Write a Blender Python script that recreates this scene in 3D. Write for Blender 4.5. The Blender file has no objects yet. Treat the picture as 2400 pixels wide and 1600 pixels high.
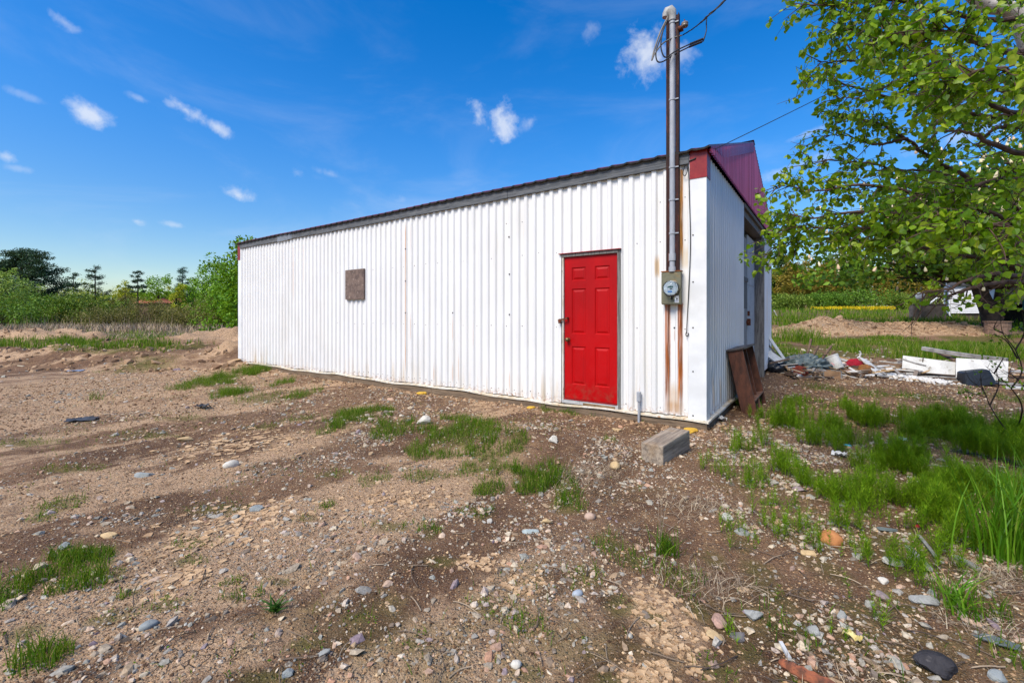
import bpy, math, random
import numpy as np
from mathutils import Vector, Matrix

rng = np.random.default_rng(7)
random.seed(7)
SC = bpy.context.scene
COL = SC.collection
F, CX, HY, ZC = 1045.0, 1200.0, 740.0, 1.40      # focal length and horizon measured on the photo, eye height

def P(px, py, Y):
    """world point seen at photo pixel (px,py) at distance Y in front of the viewpoint"""
    return np.array([(px - CX) / F * Y, Y, ZC - (py - HY) / F * Y])

# ------------------------------------------------------------------ noise
def _hash(ix, iy, seed):
    h = (ix.astype(np.int64) * 374761393 + iy.astype(np.int64) * 668265263 + seed * 982451653) & 0x7fffffff
    h = ((h ^ (h >> 13)) * 1274126177) & 0x7fffffff
    h = (h ^ (h >> 16)) & 0xffff
    return h / 65535.0
def vnoise(x, y, seed=0):
    x = np.asarray(x, float); y = np.asarray(y, float)
    ix = np.floor(x); iy = np.floor(y)
    fx = x - ix; fy = y - iy
    fx = fx * fx * (3 - 2 * fx); fy = fy * fy * (3 - 2 * fy)
    a = _hash(ix, iy, seed); b = _hash(ix + 1, iy, seed); c = _hash(ix, iy + 1, seed); d = _hash(ix + 1, iy + 1, seed)
    return (a + (b - a) * fx) * (1 - fy) + (c + (d - c) * fx) * fy
def fbm(x, y, seed=0, oct=4, gain=.5):
    s = 0.; a = 1.; t = 0.
    for o in range(oct):
        s = s + a * vnoise(x * 2 ** o + 13.7 * o, y * 2 ** o - 7.3 * o, seed + o); t += a; a *= gain
    return s / t
def sst(a, b, x):
    t = np.clip((np.asarray(x, float) - a) / (b - a), 0, 1)
    return t * t * (3 - 2 * t)
def bump2(x, y, cx, cy, rx, ry, ang=0.):
    c, s = math.cos(ang), math.sin(ang)
    dx = (x - cx) * c + (y - cy) * s; dy = -(x - cx) * s + (y - cy) * c
    return np.exp(-((dx / rx) ** 2 + (dy / ry) ** 2))

# ------------------------------------------------------------------ meshes
class MB:
    """collects vertices and faces for ONE mesh object"""
    def __init__(self): self.v = []; self.f = []; self.n = 0
    def add(self, verts, faces, mat=0):
        verts = np.asarray(verts, float).reshape(-1, 3)
        if isinstance(faces, np.ndarray):
            self.f.append((faces + self.n, mat))
        else:
            by = {}
            for f in faces: by.setdefault(len(f), []).append(f)
            for k in by: self.f.append((np.array(by[k], int) + self.n, mat))
        self.v.append(verts); self.n += len(verts)
        return self
    def box(self, lo, hi, mat=0, M=None):
        x0, y0, z0 = lo; x1, y1, z1 = hi
        v = np.array([(x0,y0,z0),(x1,y0,z0),(x1,y1,z0),(x0,y1,z0),(x0,y0,z1),(x1,y0,z1),(x1,y1,z1),(x0,y1,z1)], float)
        if M is not None: v = xf(v, M)
        return self.add(v, [(0,3,2,1),(4,5,6,7),(0,1,5,4),(1,2,6,5),(2,3,7,6),(3,0,4,7)], mat)
    def quad(self, a, b, c, d, mat=0): return self.add([a, b, c, d], [(0,1,2,3)], mat)
    def tube(self, pts, r, sides=8, mat=0, caps=True):
        pts = np.asarray(pts, float); n = len(pts)
        r = np.full(n, r, float) if np.isscalar(r) else np.asarray(r, float)
        t = np.gradient(pts, axis=0); t /= np.linalg.norm(t, axis=1)[:, None] + 1e-12
        ref = np.array([0, 0, 1.]) if abs(t[0][2]) < .9 else np.array([1., 0, 0])
        u = np.cross(t[0], ref); u /= np.linalg.norm(u)
        vs = []
        ang = np.arange(sides) * 2 * math.pi / sides
        for i in range(n):
            u = u - t[i] * np.dot(u, t[i]); u /= np.linalg.norm(u) + 1e-12
            w = np.cross(t[i], u)
            vs.append(pts[i] + r[i] * (np.cos(ang)[:, None] * u + np.sin(ang)[:, None] * w))
        vs = np.concatenate(vs)
        fs = []
        for i in range(n - 1):
            for k in range(sides):
                k2 = (k + 1) % sides
                fs.append((i*sides+k, i*sides+k2, (i+1)*sides+k2, (i+1)*sides+k))
        self.add(vs, fs, mat)
        if caps and sides > 2:
            self.add(vs[:sides], [tuple(range(sides))[::-1]], mat); self.add(vs[-sides:], [tuple(range(sides))], mat)
        return self
    def lathe(self, prof, axis_pt, axis_dir, sides=24, mat=0):
        """prof: list of (radius, distance along the axis)"""
        d = np.asarray(axis_dir, float); d /= np.linalg.norm(d)
        ref = np.array([0, 0, 1.]) if abs(d[2]) < .9 else np.array([1., 0, 0])
        u = np.cross(d, ref); u /= np.linalg.norm(u); w = np.cross(d, u)
        ang = np.arange(sides) * 2 * math.pi / sides
        vs = np.concatenate([np.asarray(axis_pt) + d * h + r * (np.cos(ang)[:, None] * u + np.sin(ang)[:, None] * w) for r, h in prof])
        fs = [(i*sides+k, i*sides+(k+1)%sides, (i+1)*sides+(k+1)%sides, (i+1)*sides+k) for i in range(len(prof)-1) for k in range(sides)]
        return self.add(vs, fs, mat)
    def build(self, name, mats, parent=None, origin=None, smooth=False, local=False):
        me = bpy.data.meshes.new(name)
        v = np.concatenate(self.v)
        if not local:
            if parent is not None: origin = np.array(parent.location)
            elif origin is None:
                mn, mx = v.min(0), v.max(0); origin = np.array([(mn[0]+mx[0])/2, (mn[1]+mx[1])/2, mn[2]])
            v = v - origin
        else: origin = np.zeros(3)
        me.vertices.add(len(v)); me.vertices.foreach_set('co', v.astype(np.float32).ravel())
        loops = np.concatenate([f.ravel() for f, m in self.f]).astype(np.int32)
        tot = np.concatenate([np.full(len(f), f.shape[1]) for f, m in self.f]).astype(np.int32)
        st = np.concatenate([[0], np.cumsum(tot)[:-1]]).astype(np.int32)
        mi = np.concatenate([np.full(len(f), m) for f, m in self.f]).astype(np.int32)
        me.loops.add(len(loops)); me.loops.foreach_set('vertex_index', loops)
        me.polygons.add(len(tot)); me.polygons.foreach_set('loop_start', st); me.polygons.foreach_set('loop_total', tot)
        if not isinstance(mats, (list, tuple)): mats = [mats]
        for m in mats: me.materials.append(m)
        me.polygons.foreach_set('material_index', mi)
        me.update(calc_edges=True)
        me.polygons.foreach_set('use_smooth', np.full(len(tot), bool(smooth)))
        o = bpy.data.objects.new(name, me); COL.objects.link(o)
        if parent is not None: o.parent = parent
        elif not local: o.location = origin
        return o
def xf(v, M):
    M = np.array(M); v = np.asarray(v, float)
    return v @ M[:3, :3].T + M[:3, 3]
def bevel(o, w=.004, seg=2):
    m = o.modifiers.new('edge_wear', 'BEVEL'); m.width = w; m.segments = seg; m.limit_method = 'ANGLE'; return o
def empty(name, loc, rz=0.):
    o = bpy.data.objects.new(name, None); COL.objects.link(o); o.location = loc; o.rotation_euler = (0, 0, rz)
    o.empty_display_size = .1; return o
def tag(o, label=None, cat=None, group=None, kind=None):
    if label: o['label'] = label
    if cat: o['category'] = cat
    if group: o['group'] = group
    if kind: o['kind'] = kind
    return o
def thing(name, label, cat, loc, rz=0., group=None): return tag(empty(name, loc, rz), label, cat, group)

# ------------------------------------------------------------------ materials
def L(r, g, b):
    f = lambda c: (c/255/12.92 if c/255 <= .04045 else ((c/255+.055)/1.055)**2.4)
    return (f(r), f(g), f(b), 1.)
class NT:
    def __init__(self, name, tree=None):
        if tree is None:
            self.m = bpy.data.materials.new(name); self.m.use_nodes = True; self.t = self.m.node_tree
            self.b = self.t.nodes['Principled BSDF']; self.out = self.t.nodes['Material Output']
        else: self.t = tree
    def n(self, typ, ins=None, out=0, **props):
        nd = self.t.nodes.new(typ)
        for k, v in props.items(): setattr(nd, k, v)
        for k, v in (ins or {}).items():
            s = nd.inputs[k]
            if isinstance(v, bpy.types.NodeSocket): self.t.links.new(v, s)
            else: s.default_value = v
        return nd.outputs[out]
    def math(self, op, a, b=0., c=0., clamp=False): return self.n('ShaderNodeMath', {0: a, 1: b, 2: c}, operation=op, use_clamp=clamp)
    def mapr(self, v, a, b, c=0., d=1.): return self.n('ShaderNodeMapRange', {'Value': v, 'From Min': a, 'From Max': b, 'To Min': c, 'To Max': d}, interpolation_type='SMOOTHSTEP')
    def mix(self, f, a, b, mode='MIX'):
        nd = self.t.nodes.new('ShaderNodeMix'); nd.data_type = 'RGBA'; nd.blend_type = mode
        for s, v in ((nd.inputs[0], f), (nd.inputs[6], a), (nd.inputs[7], b)):
            if isinstance(v, bpy.types.NodeSocket): self.t.links.new(v, s)
            else: s.default_value = v
        return nd.outputs[2]
    def noise(self, vec, scale, detail=4., rough=.55, dist=0.): return self.n('ShaderNodeTexNoise', {'Vector': vec, 'Scale': scale, 'Detail': detail, 'Roughness': rough, 'Distortion': dist})
    def obj(self): return self.n('ShaderNodeTexCoord', out=3)
    def scaled(self, vec, s): return self.n('ShaderNodeVectorMath', {0: vec, 1: s}, operation='MULTIPLY')
    def ramp(self, f, stops):
        nd = self.t.nodes.new('ShaderNodeValToRGB'); e = nd.color_ramp.elements
        while len(e) < len(stops): e.new(.5)
        for el, (p, c) in zip(e, stops): el.position = p; el.color = c
        self.t.links.new(f, nd.inputs[0]); return nd.outputs[0]
    def rand(self): return self.n('ShaderNodeNewGeometry', out=8)
    def bump(self, h, strength=.4, dist=.01, normal=None):
        d = {'Height': h, 'Strength': strength, 'Distance': dist}
        if normal is not None: d['Normal'] = normal
        return self.n('ShaderNodeBump', d)
    def set(self, **kw):
        for k, v in kw.items():
            s = self.b.inputs[{'base': 'Base Color', 'rough': 'Roughness', 'metal': 'Metallic', 'normal': 'Normal', 'spec': 'Specular IOR Level'}.get(k, k)]
            if isinstance(v, bpy.types.NodeSocket): self.t.links.new(v, s)
            else: s.default_value = v
        return self.m

def surf(name, c1, c2=None, scale=8., rough=.6, bump=.25, bscale=None, metal=0., stretch=(1,1,1), c3=None, spec=.4, detail=5., bdist=.004):
    """two or three tones mixed by noise, with fine relief"""
    T = NT(name); v = T.scaled(T.obj(), stretch)
    c2 = c2 or tuple(min(1, x * .72) for x in c1[:3]) + (1,)
    col = T.mix(T.mapr(T.noise(v, scale, detail), .32, .68), c1, c2)
    if c3: col = T.mix(T.mapr(T.noise(v, scale * 2.7, 4), .58, .72), col, c3)
    n2 = T.noise(v, bscale or scale * 6, 4)
    col = T.mix(.35, col, T.mix(T.mapr(n2, .3, .7), (.55,.55,.55,1), (1.0,1.0,1.0,1)), 'MULTIPLY')
    T.set(base=col, metal=metal, spec=spec, rough=T.mapr(n2, .2, .8, max(0, rough - .12), min(1, rough + .12)))
    if bump: T.set(normal=T.bump(n2, bump, bdist))
    return T.m
def leafmat(name, stops, trans=.35, rough=.55, spec=.3):
    T = NT(name); col = T.ramp(T.rand(), stops)
    T.set(base=col, rough=rough, spec=spec)
    tr = T.n('ShaderNodeBsdfTranslucent', {'Color': T.mix(.5, col, (.25,.32,.02,1))})
    mx = T.t.nodes.new('ShaderNodeMixShader'); mx.inputs[0].default_value = trans
    T.t.links.new(T.b.outputs[0], mx.inputs[1]); T.t.links.new(tr, mx.inputs[2]); T.t.links.new(mx.outputs[0], T.out.inputs[0])
    return T.m
def islandmat(name, stops, rough=.8, bscale=40., bump=.4, bdist=.004, mottled=.5):
    """one tone per separate stone / blade / flake"""
    T = NT(name); v = T.obj()
    n = T.noise(v, bscale, 4); n1 = T.noise(v, bscale * .3, 3)
    col = T.ramp(T.rand(), stops)
    col = T.mix(mottled, col, T.mix(T.mapr(n, .3, .7), (.62,.6,.57,1), (1.1,1.1,1.1,1)), 'MULTIPLY')
    col = T.mix(T.mapr(n1, .6, .8, 0, .4), col, (.16,.115,.075,1))
    T.set(base=col, rough=rough, spec=.25)
    if bump: T.set(normal=T.bump(n, bump, bdist))
    return T.m
SKY_SAT, SKY_S, SUN_S, SUN_ANG, EXPO, CLOUD_C = 1.5, .115, 4.0, 28., 0.24, (6.6, 6.9, 7.4, 1)
# ================================================================= TERRAIN
def Hc(x, y):
    x = np.asarray(x, float); y = np.asarray(y, float)
    h = 0.10 * (fbm(x * .35 + 3, y * .35, 3, 3) - .5) * sst(1.0, 3.5, np.hypot(x, y))
    # right hand field climbs away behind the scrap pile
    side = sst(.08, .22, x / np.maximum(y, 1.))
    rise = np.interp(y, [0, 10, 13, 19, 25, 35, 60, 90, 400], [0, 0, .14, .60, .92, 1.42, 2.25, 2.7, 3.2])
    h = h + side * rise
    # bank, berms and heaps of dug earth on the left
    rough = fbm(x * 1.3, y * 1.3, 21, 4)
    bank = sst(11.2, 13.0, y + 1.2 * (fbm(x * .5, y * .1, 5, 3) - .5)) * (1 - sst(17.5, 20, y)) * sst(-6.0, -8.2, x + .25 * (y - 11))
    h = h + bank * (.40 + .12 * (rough - .5))
    h = h + .70 * bump2(x, y, -22.2, 20.8, 4.2, 1.5) * (.35 + 1.3 * rough)
    h = h + .50 * bump2(x, y, -10.3, 16.3, 1.7, 1.3) * (.3 + 1.4 * rough)
    h = h + .08 * bump2(x, y, -12.4, 12.6, 1.2, .8) * (.4 + 1.2 * rough)
    h = h + .28 * bump2(x, y, -7.6, 13.4, 1.2, .7) * (.4 + 1.2 * rough)
    h = h + .18 * sst(12, 16, y) * (1 - sst(30, 40, y)) * sst(-5, -9, x) * (rough - .35)
    # heap of sand behind the pile, right
    ridge = np.interp(x, [11.0, 12.2, 14.2, 15.6, 18, 21.0, 23.5], [0, .25, .62, .38, .40, .30, 0])
    h = h + ridge * np.exp(-((y - 20.0 - .05 * (x - 14)) / 1.25) ** 2) * (.55 + .9 * fbm(x * 1.6, y * 1.6, 31, 4))
    # low hump of spoil in front of the door and scrapes in the yard
    h = h + .12 * bump2(x, y, .35, 4.7, 1.5, .55, -.5) + .05 * bump2(x, y, -1.0, 5.6, 1.2, .5, -.6)
    h = h - .03 * bump2(x, y, 2.0, 5.0, .9, .35, -.6)
    h = h + .05 * bump2(x, y, 3.2, 2.6, .9, .8) + .06 * bump2(x, y, 1.3, 3.25, .5, .35)
    return h
def Hfine(x, y):
    near = 1 - sst(6, 22, np.hypot(x, y))
    h = .045 * (fbm(x * 1.1, y * 1.1, 41, 4) - .5) + near * (.020 * (fbm(x * 5, y * 5, 51, 3) - .5) + .012 * (fbm(x * 17, y * 17, 61, 3) - .5))
    a_ = x * .62 + y * .78; b_ = -x * .78 + y * .62
    h = h + .035 * (fbm(a_ * .25, b_ * 2.2, 67, 3) - .5) * sst(1.5, -.5, x) * (1 - sst(9, 12, y))
    dug = sst(10.8, 12, y) * (1 - sst(24, 30, y)) * sst(-5.5, -8, x)
    h = h + dug * (.16 * (fbm(x * 2.6, y * 2.6, 63, 4) - .5) + .10 * (np.abs(fbm(x * 6, y * 6, 65, 3) - .5)))
    return h
def H(x, y): return Hc(x, y) + Hfine(x, y)
_Ys = np.concatenate([np.geomspace(1.2, 12, 420), np.geomspace(12.05, 140, 420)])
def G(px, py):
    """where the sight line through a photo pixel meets the ground"""
    X = (px - CX) / F * _Ys; Z = ZC - (py - HY) / F * _Ys
    hit = np.nonzero(Z <= H(X, _Ys))[0]
    i = hit[0] if len(hit) else len(_Ys) - 1
    y = _Ys[i]; x = (px - CX) / F * y
    return np.array([x, y, float(H(x, y))])
D = 2400 / 2352.
def GD(dx, dy): return G(dx * D, dy * D)

# vegetation patches: (px, py, rx, ry in photo pixels, blades per m2, blade height, kind)
PATCH = [(x * D, y * D, rx * D, ry * D, n, h, k) for x, y, rx, ry, n, h, k in [
    (835,955,75,22,900,.12,'g'), (905,985,45,20,800,.12,'g'), (1045,995,95,38,850,.13,'g'), (1125,1065,80,35,600,.13,'g'),
    (1225,1095,48,34,1400,.15,'g'), (1118,1122,38,20,1100,.11,'g'), (1290,1120,45,30,700,.14,'g'), (1300,1165,50,25,500,.13,'g'), (1190,1010,30,22,700,.12,'g'), (1310,945,60,14,600,.10,'g'),
    (495,878,60,16,500,.16,'g'), (540,903,30,12,700,.2,'g'), (588,852,34,16,800,.22,'g'), (640,884,22,8,700,.15,'g'), (700,905,28,12,300,.15,'g'), (760,990,20,14,600,.12,'g'), (625,915,70,14,160,.14,'g'),
    (215,1268,80,26,1500,.10,'g'), (165,1325,75,45,1100,.12,'g'), (25,1375,50,60,1300,.12,'g'), (112,1505,60,45,1500,.12,'g'), (300,1365,40,16,700,.09,'g'), (60,1450,50,30,600,.1,'g'),
    (525,1338,35,12,900,.07,'g'), (550,1373,50,14,500,.06,'g'), (985,1228,30,18,700,.09,'g'), (755,1160,18,14,900,.1,'g'), (130,1165,55,18,450,.07,'g'), (90,1190,40,14,450,.06,'g'), (700,1190,40,12,120,.06,'g'), (430,1290,50,20,160,.06,'g'),
    (1400,1250,45,35,260,.12,'g'), (1455,1290,40,28,260,.12,'g'), (1530,1255,22,22,1600,.17,'g'), (1220,1440,55,35,500,.08,'g'), (1345,1490,22,40,700,.12,'g'), (1210,1550,60,40,300,.07,'g'), (500,1170,100,20,60,.05,'g'), (250,1420,60,30,260,.07,'g'), (600,1560,90,30,60,.06,'g'),
    (1400,1010,25,14,400,.11,'g'), (1480,960,25,10,300,.1,'g'),
    (1700,1050,45,25,70,.20,'h'), (1800,960,75,30,90,.26,'h'), (1850,1000,60,45,110,.26,'h'), (1795,1060,60,50,120,.26,'h'), (1890,1110,60,50,110,.24,'h'), (1930,1150,50,50,110,.24,'h'), (1875,1180,40,30,70,.22,'h'),
    (2110,1000,75,45,200,.30,'h'), (2195,1005,80,50,220,.30,'h'), (2040,1075,80,40,150,.28,'h'), (2130,1090,90,50,190,.28,'h'), (2230,1120,90,60,200,.30,'h'), (2180,1180,90,45,180,.30,'h'), (2300,1190,70,60,150,.34,'h'), (2330,1060,60,60,120,.34,'h'), (2090,1150,60,40,120,.26,'h'),
    (2020,1240,60,30,70,.2,'h'), (1960,1250,50,60,60,.2,'h'), (2060,1310,50,40,70,.22,'h'), (1830,1230,60,70,60,.2,'h'), (1900,1310,60,60,70,.2,'h'), (1980,1400,70,50,50,.2,'h'), (1780,1370,60,70,40,.2,'h'), (2150,1290,50,50,90,.24,'h'),
    (1930,1500,60,50,50,.16,'h'), (1700,1250,40,40,40,.16,'h'), (2110,1530,50,40,50,.14,'h'), (1720,1500,50,50,40,.16,'h'), (1680,1090,60,30,40,.16,'h'),
    (1100,1180,50,18,300,.06,'g'), (900,1210,60,16,160,.06,'g'), (1010,1290,50,20,160,.06,'g'), (1420,1390,60,40,260,.08,'g'), (1500,1420,40,40,260,.1,'g'), (1350,1330,50,30,260,.08,'g'), (860,1100,50,16,300,.08,'g'), (980,1090,60,16,300,.08,'g'), (760,1090,40,12,120,.06,'g'),
    (380,1390,60,26,300,.07,'g'), (230,1330,60,26,600,.09,'g'), (440,1250,60,16,200,.05,'g'), (650,1340,40,14,200,.06,'g'), (820,1420,60,24,200,.05,'g'), (960,1480,60,30,200,.06,'g'), (700,1480,50,26,120,.05,'g'), (1120,1400,60,30,200,.05,'g'), (1560,1330,50,30,260,.1,'g'), (1640,1290,40,30,260,.1,'g'), (1600,1400,40,40,200,.08,'g'),
    (1750,1320,60,50,300,.12,'g'), (1830,1460,70,50,260,.1,'g'), (1980,1470,60,40,300,.12,'g'), (2080,1400,60,40,400,.14,'g'), (2230,1400,80,40,400,.16,'g'), (2300,1500,60,50,300,.14,'g'), (2050,1560,60,30,260,.1,'g'), (1850,1560,60,30,200,.08,'g'), (1650,1540,50,40,160,.07,'g'), (1400,1560,60,30,160,.06,'g'),
    (350,1000,80,10,120,.05,'g'), (160,1080,80,12,160,.05,'g'), (60,1020,80,12,120,.05,'g'), (420,960,50,8,120,.06,'g'), (330,840,80,8,120,.08,'g'), (600,980,50,10,120,.06,'g'), (690,960,40,10,150,.07,'g'),
    (1850,930,80,14,90,.14,'h'), (1950,1010,50,22,90,.2,'h'), (2000,1120,50,30,120,.22,'h'), (1960,1060,40,20,60,.2,'h'), (2260,1010,60,40,160,.28,'h'), (2110,1230,60,30,120,.22,'h'), (2240,1240,70,40,160,.28,'h'), (1780,1160,50,40,60,.18,'h'), (1740,1120,40,30,80,.2,'h'),
    (2000,950,60,15,40,.2,'h'), (2280,950,70,14,200,.14,'g'), (2180,955,60,12,200,.14,'g'), (2330,920,40,20,200,.16,'g'), (1890,890,60,10,90,.12,'g'), (2010,905,80,12,180,.12,'g'), (2130,915,60,14,180,.12,'g'), (1700,1000,30,14,100,.14,'g'),
]]
def patch_world(p):
    g = G(p[0], p[1]); s = g[1] / F
    return g, p[2] * s, p[3] * g[1] * s / max(.6, ZC - g[2])
for i, p in enumerate(PATCH): PATCH[i] = p + (patch_world(p),)

_td = np.array([.62, .78])                        # the way vehicles drove over the yard
def veg_mask(x, y):
    m = np.zeros_like(x)
    for p in PATCH:
        g, rx, ry = p[7]
        m = np.maximum(m, bump2(x, y, g[0], g[1], rx * 1.1, ry * 1.1) * (.9 if p[6] == 'g' else .8))
    nz = fbm(x * .55, y * .55, 71, 4)
    # fields: far left flats, bank top, right field
    left = sst(-3, -8, x) * sst(19, 24, y) * .8
    bank = sst(12.3, 12.9, y + .8*(nz - .5)) * (1 - sst(17.0, 18.5, y)) * sst(-7.6, -8.8, x + .25 * (y - 12)) * 1.4
    b2 = sst(17.2, 18.0, y) * (1 - sst(22, 25, y)) * sst(-8.4, -10, x) * .8
    right = sst(.35, .5, x / np.maximum(y, 1)) * sst(12.0, 14.5, y + 3 * (nz - .5)) * 1.15
    heap = np.interp(x, [9.5, 11.0, 13, 21, 24.0], [.4, .9, 1, 1, 0]) * np.exp(-((y - 19.6 - .05 * (x - 14)) / 1.55) ** 4)
    berm = np.maximum.reduce([bump2(x, y, -22.4, 20.4, 4.6, 1.7), bump2(x, y, -10.0, 16.0, 2.2, 1.7)])
    f = np.maximum.reduce([left, bank, b2, right]) * (1 - np.clip(1.5 * heap, 0, 1)) * (1 - np.clip(1.6 * berm, 0, 1))
    f = f * sst(.22, .5, nz + .25 * sst(30, 60, y))
    moss = .62 * sst(.50, .70, fbm(x * .9 + 4, y * .9, 73, 4)) * (1 - sst(7, 10, y)) * sst(-2.2, -.6, x)
    m = np.maximum(m, moss)
    return np.clip(np.maximum(m * sst(.1, .4, fbm(x * 5, y * 5, 77, 3) + .12), f), 0, 1)
CLAY = [(300,880,330,50,.8), (120,960,200,50,.65), (350,1110,300,35,.6), (480,1490,190,80,.8), (760,1310,160,40,.6), (900,1060,90,18,.5), (1000,1420,160,40,.4), (925,1145,85,30,1.), (470,935,150,28,.8), (700,1010,90,22,.8), (1530,1430,80,120,.75), (560,1480,220,60,.55), (300,1110,160,30,.6), (1150,1320,70,30,.6), (1210,1345,60,30,.5), (150,950,140,30,.5), (800,1330,130,40,.5), (250,1215,120,22,.5), (1130,1110,60,20,.5), (1480,1560,80,50,.6)]
CLAYW = [(patch_world((x*D, y*D, rx*D, ry*D)), s) for x, y, rx, ry, s in CLAY]
GRAV = [(690,1290,110,45), (1050,1520,190,70), (760,1250,100,20), (560,1460,100,40), (1250,1230,110,40), (1350,1300,90,40), (1750,1080,90,50), (1900,1040,120,40), (1900,1230,120,50), (640,960,60,14), (900,905,150,14), (1680,985,80,25), (560,900,60,14), (750,1540,140,60), (1700,1190,60,40), (2000,1480,150,90), (380,1190,160,25), (1560,1010,60,20), (1100,920,100,10)]
GRAVW = [patch_world((x*D, y*D, rx*D, ry*D)) for x, y, rx, ry in GRAV]
def clay_mask(x, y):
    m = np.zeros_like(x)
    for (g, rx, ry), s in CLAYW: m = np.maximum(m, s * bump2(x, y, g[0], g[1], rx, ry, .25))
    a = x * _td[0] + y * _td[1]; b = -x * _td[1] + y * _td[0]
    st = fbm(a * .4, b * 1.5, 81, 5, .62) + .34 * (fbm(x * 5, y * 5, 85, 4, .65) - .5)
    yard = sst(.44, .66, st) * .55 * (1 - sst(9, 22, y) * .4) * sst(1.5, -.5, x)
    dug = np.maximum.reduce([bump2(x, y, -22.4, 20.6, 4.6, 1.7), bump2(x, y, -10.2, 16.2, 2.2, 1.7),
        np.interp(x, [9.5, 11.0, 13, 21, 24.0], [.4, .9, 1, 1, 0]) * np.exp(-((y - 19.6 - .05 * (x - 14)) / 1.6) ** 4)])
    m = np.clip(m * (.1 + 1.7 * fbm(x * 3.4, y * 3.4, 83, 5, .65)), 0, 1)
    return np.clip(np.maximum.reduce([m, yard, dug * .75]), 0, 1)
def grav_mask(x, y):
    m = np.zeros_like(x)
    for g, rx, ry in GRAVW: m = np.maximum(m, bump2(x, y, g[0], g[1], rx, ry))
    a = x * _td[0] + y * _td[1]; b = -x * _td[1] + y * _td[0]
    st = fbm(a * .5, b * 1.6, 91, 4)
    return np.clip(np.maximum(m, .6 * sst(.5, .66, st)), 0, 1)

def axis(segs):
    out = [segs[0][0]]
    for a, b, s0, s1 in segs:
        x = a
        while x < b - 1e-6:
            t = (x - a) / (b - a); x = min(b, x + s0 + (s1 - s0) * t); out.append(x)
    return np.array(out)
gx = np.concatenate([-axis([(0, 4.2, .026, .026), (4.2, 14, .03, .12), (14, 40, .14, .6), (40, 130, .7, 8), (130, 600, 10, 80)])[::-1][:-1],
                     axis([(0, 4.2, .026, .026), (4.2, 14, .03, .12), (14, 40, .14, .6), (40, 130, .7, 8), (130, 600, 10, 80)])])
gy = np.concatenate([-axis([(0, 4, .3, .6), (4, 60, 1, 9)])[::-1][:-1], axis([(0, 1.2, .1, .1), (1.2, 5, .022, .028), (5, 14, .03, .09), (14, 26, .1, .25), (26, 90, .3, 3), (90, 700, 4, 80)])])
XX, YY = np.meshgrid(gx, gy)
ZZ = H(XX, YY)
nx, ny = len(gx), len(gy)
idx = np.arange(nx * ny).reshape(ny, nx)
gm = MB(); gm.add(np.stack([XX.ravel(), YY.ravel(), ZZ.ravel()], 1), np.stack([idx[:-1,:-1].ravel(), idx[:-1,1:].ravel(), idx[1:,1:].ravel(), idx[1:,:-1].ravel()], 1))

T = NT('ground_soil'); v = T.obj()
def att(n): return T.n('ShaderNodeAttribute', attribute_name=n, out=2)
veg, clay, grav = att('veg'), att('clay'), att('grav')
nb = T.noise(v, .9, 6, .6); nm = T.noise(v, 6, 6, .65); nf = T.noise(v, 38, 5, .7); nff = T.noise(v, 130, 3, .7)
col = T.mix(T.mapr(nb, .35, .65), L(98,70,50), L(144,110,82))
col = T.mix(T.mapr(nm, .48, .76, 0, .7), col, L(184,148,106))
clf = T.math('MULTIPLY', clay, T.mapr(nm, .22, .5, .45, 1))
clayc = T.mix(T.mapr(nf, .35, .65), L(226,190,150), L(204,166,128))
col = T.mix(T.mapr(clf, .1, .6, 0, .95), col, clayc)
# drying cracks where the clay is pure
vc = T.n('ShaderNodeTexVoronoi', {'Vector': T.n('ShaderNodeVectorMath', {0: v, 1: T.n('ShaderNodeVectorMath', {0: T.n('ShaderNodeTexNoise', {'Vector': v, 'Scale': 14.}, out=1), 1: (.05,.05,.05)}, operation='MULTIPLY')}, operation='ADD'), 'Scale': 15.}, feature='DISTANCE_TO_EDGE')
crack = T.math('MULTIPLY', T.mapr(vc, .0, .06, 1, 0), T.mapr(clay, .5, .85))
col = T.mix(T.math('MULTIPLY', crack, .8), col, L(96,70,50))
# grit: two sizes of coloured grains
vo = T.t.nodes.new('ShaderNodeTexVoronoi'); vo.inputs['Scale'].default_value = 70; T.t.links.new(v, vo.inputs['Vector'])
vo2 = T.t.nodes.new('ShaderNodeTexVoronoi'); vo2.inputs['Scale'].default_value = 190; T.t.links.new(v, vo2.inputs['Vector'])
sep = T.n('ShaderNodeSeparateColor', {0: vo.outputs['Color']}); sep2 = T.n('ShaderNodeSeparateColor', {0: vo2.outputs['Color']})
grain = T.ramp(sep, [(0, L(82,60,44)), (.3, L(176,146,114)), (.55, L(146,146,136)), (.75, L(206,182,146)), (.9, L(156,120,100)), (1, L(110,108,104))])
gmask = T.math('MULTIPLY', T.math('GREATER_THAN', sep, T.math('SUBTRACT', .80, T.math('MULTIPLY', grav, .52))), T.mapr(vo.outputs['Distance'], .25, .55, 1, 0))
col = T.mix(T.math('MULTIPLY', gmask, .85), col, grain)
grain2 = T.ramp(sep2, [(0, L(84,64,50)), (.5, L(150,128,106)), (1, L(205,186,160))])
g2 = T.math('MULTIPLY', T.math('GREATER_THAN', sep2, .55), T.mapr(vo2.outputs['Distance'], .3, .6, 1, 0))
col = T.mix(T.math('MULTIPLY', g2, .45), col, grain2)
col = T.mix(T.mapr(nff, .42, .68, 0, .6), col, L(70,48,34))
vegc = T.mix(T.mapr(nm, .3, .7), L(78,84,26), L(112,104,52))
vegc = T.mix(T.mapr(nf, .5, .7, 0, .6), vegc, L(116,104,66))
col = T.mix(T.mapr(T.math('ADD', veg, T.math('MULTIPLY', T.math('SUBTRACT', nm, .5), .7)), .35, .95, 0, .7), col, vegc)
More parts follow.
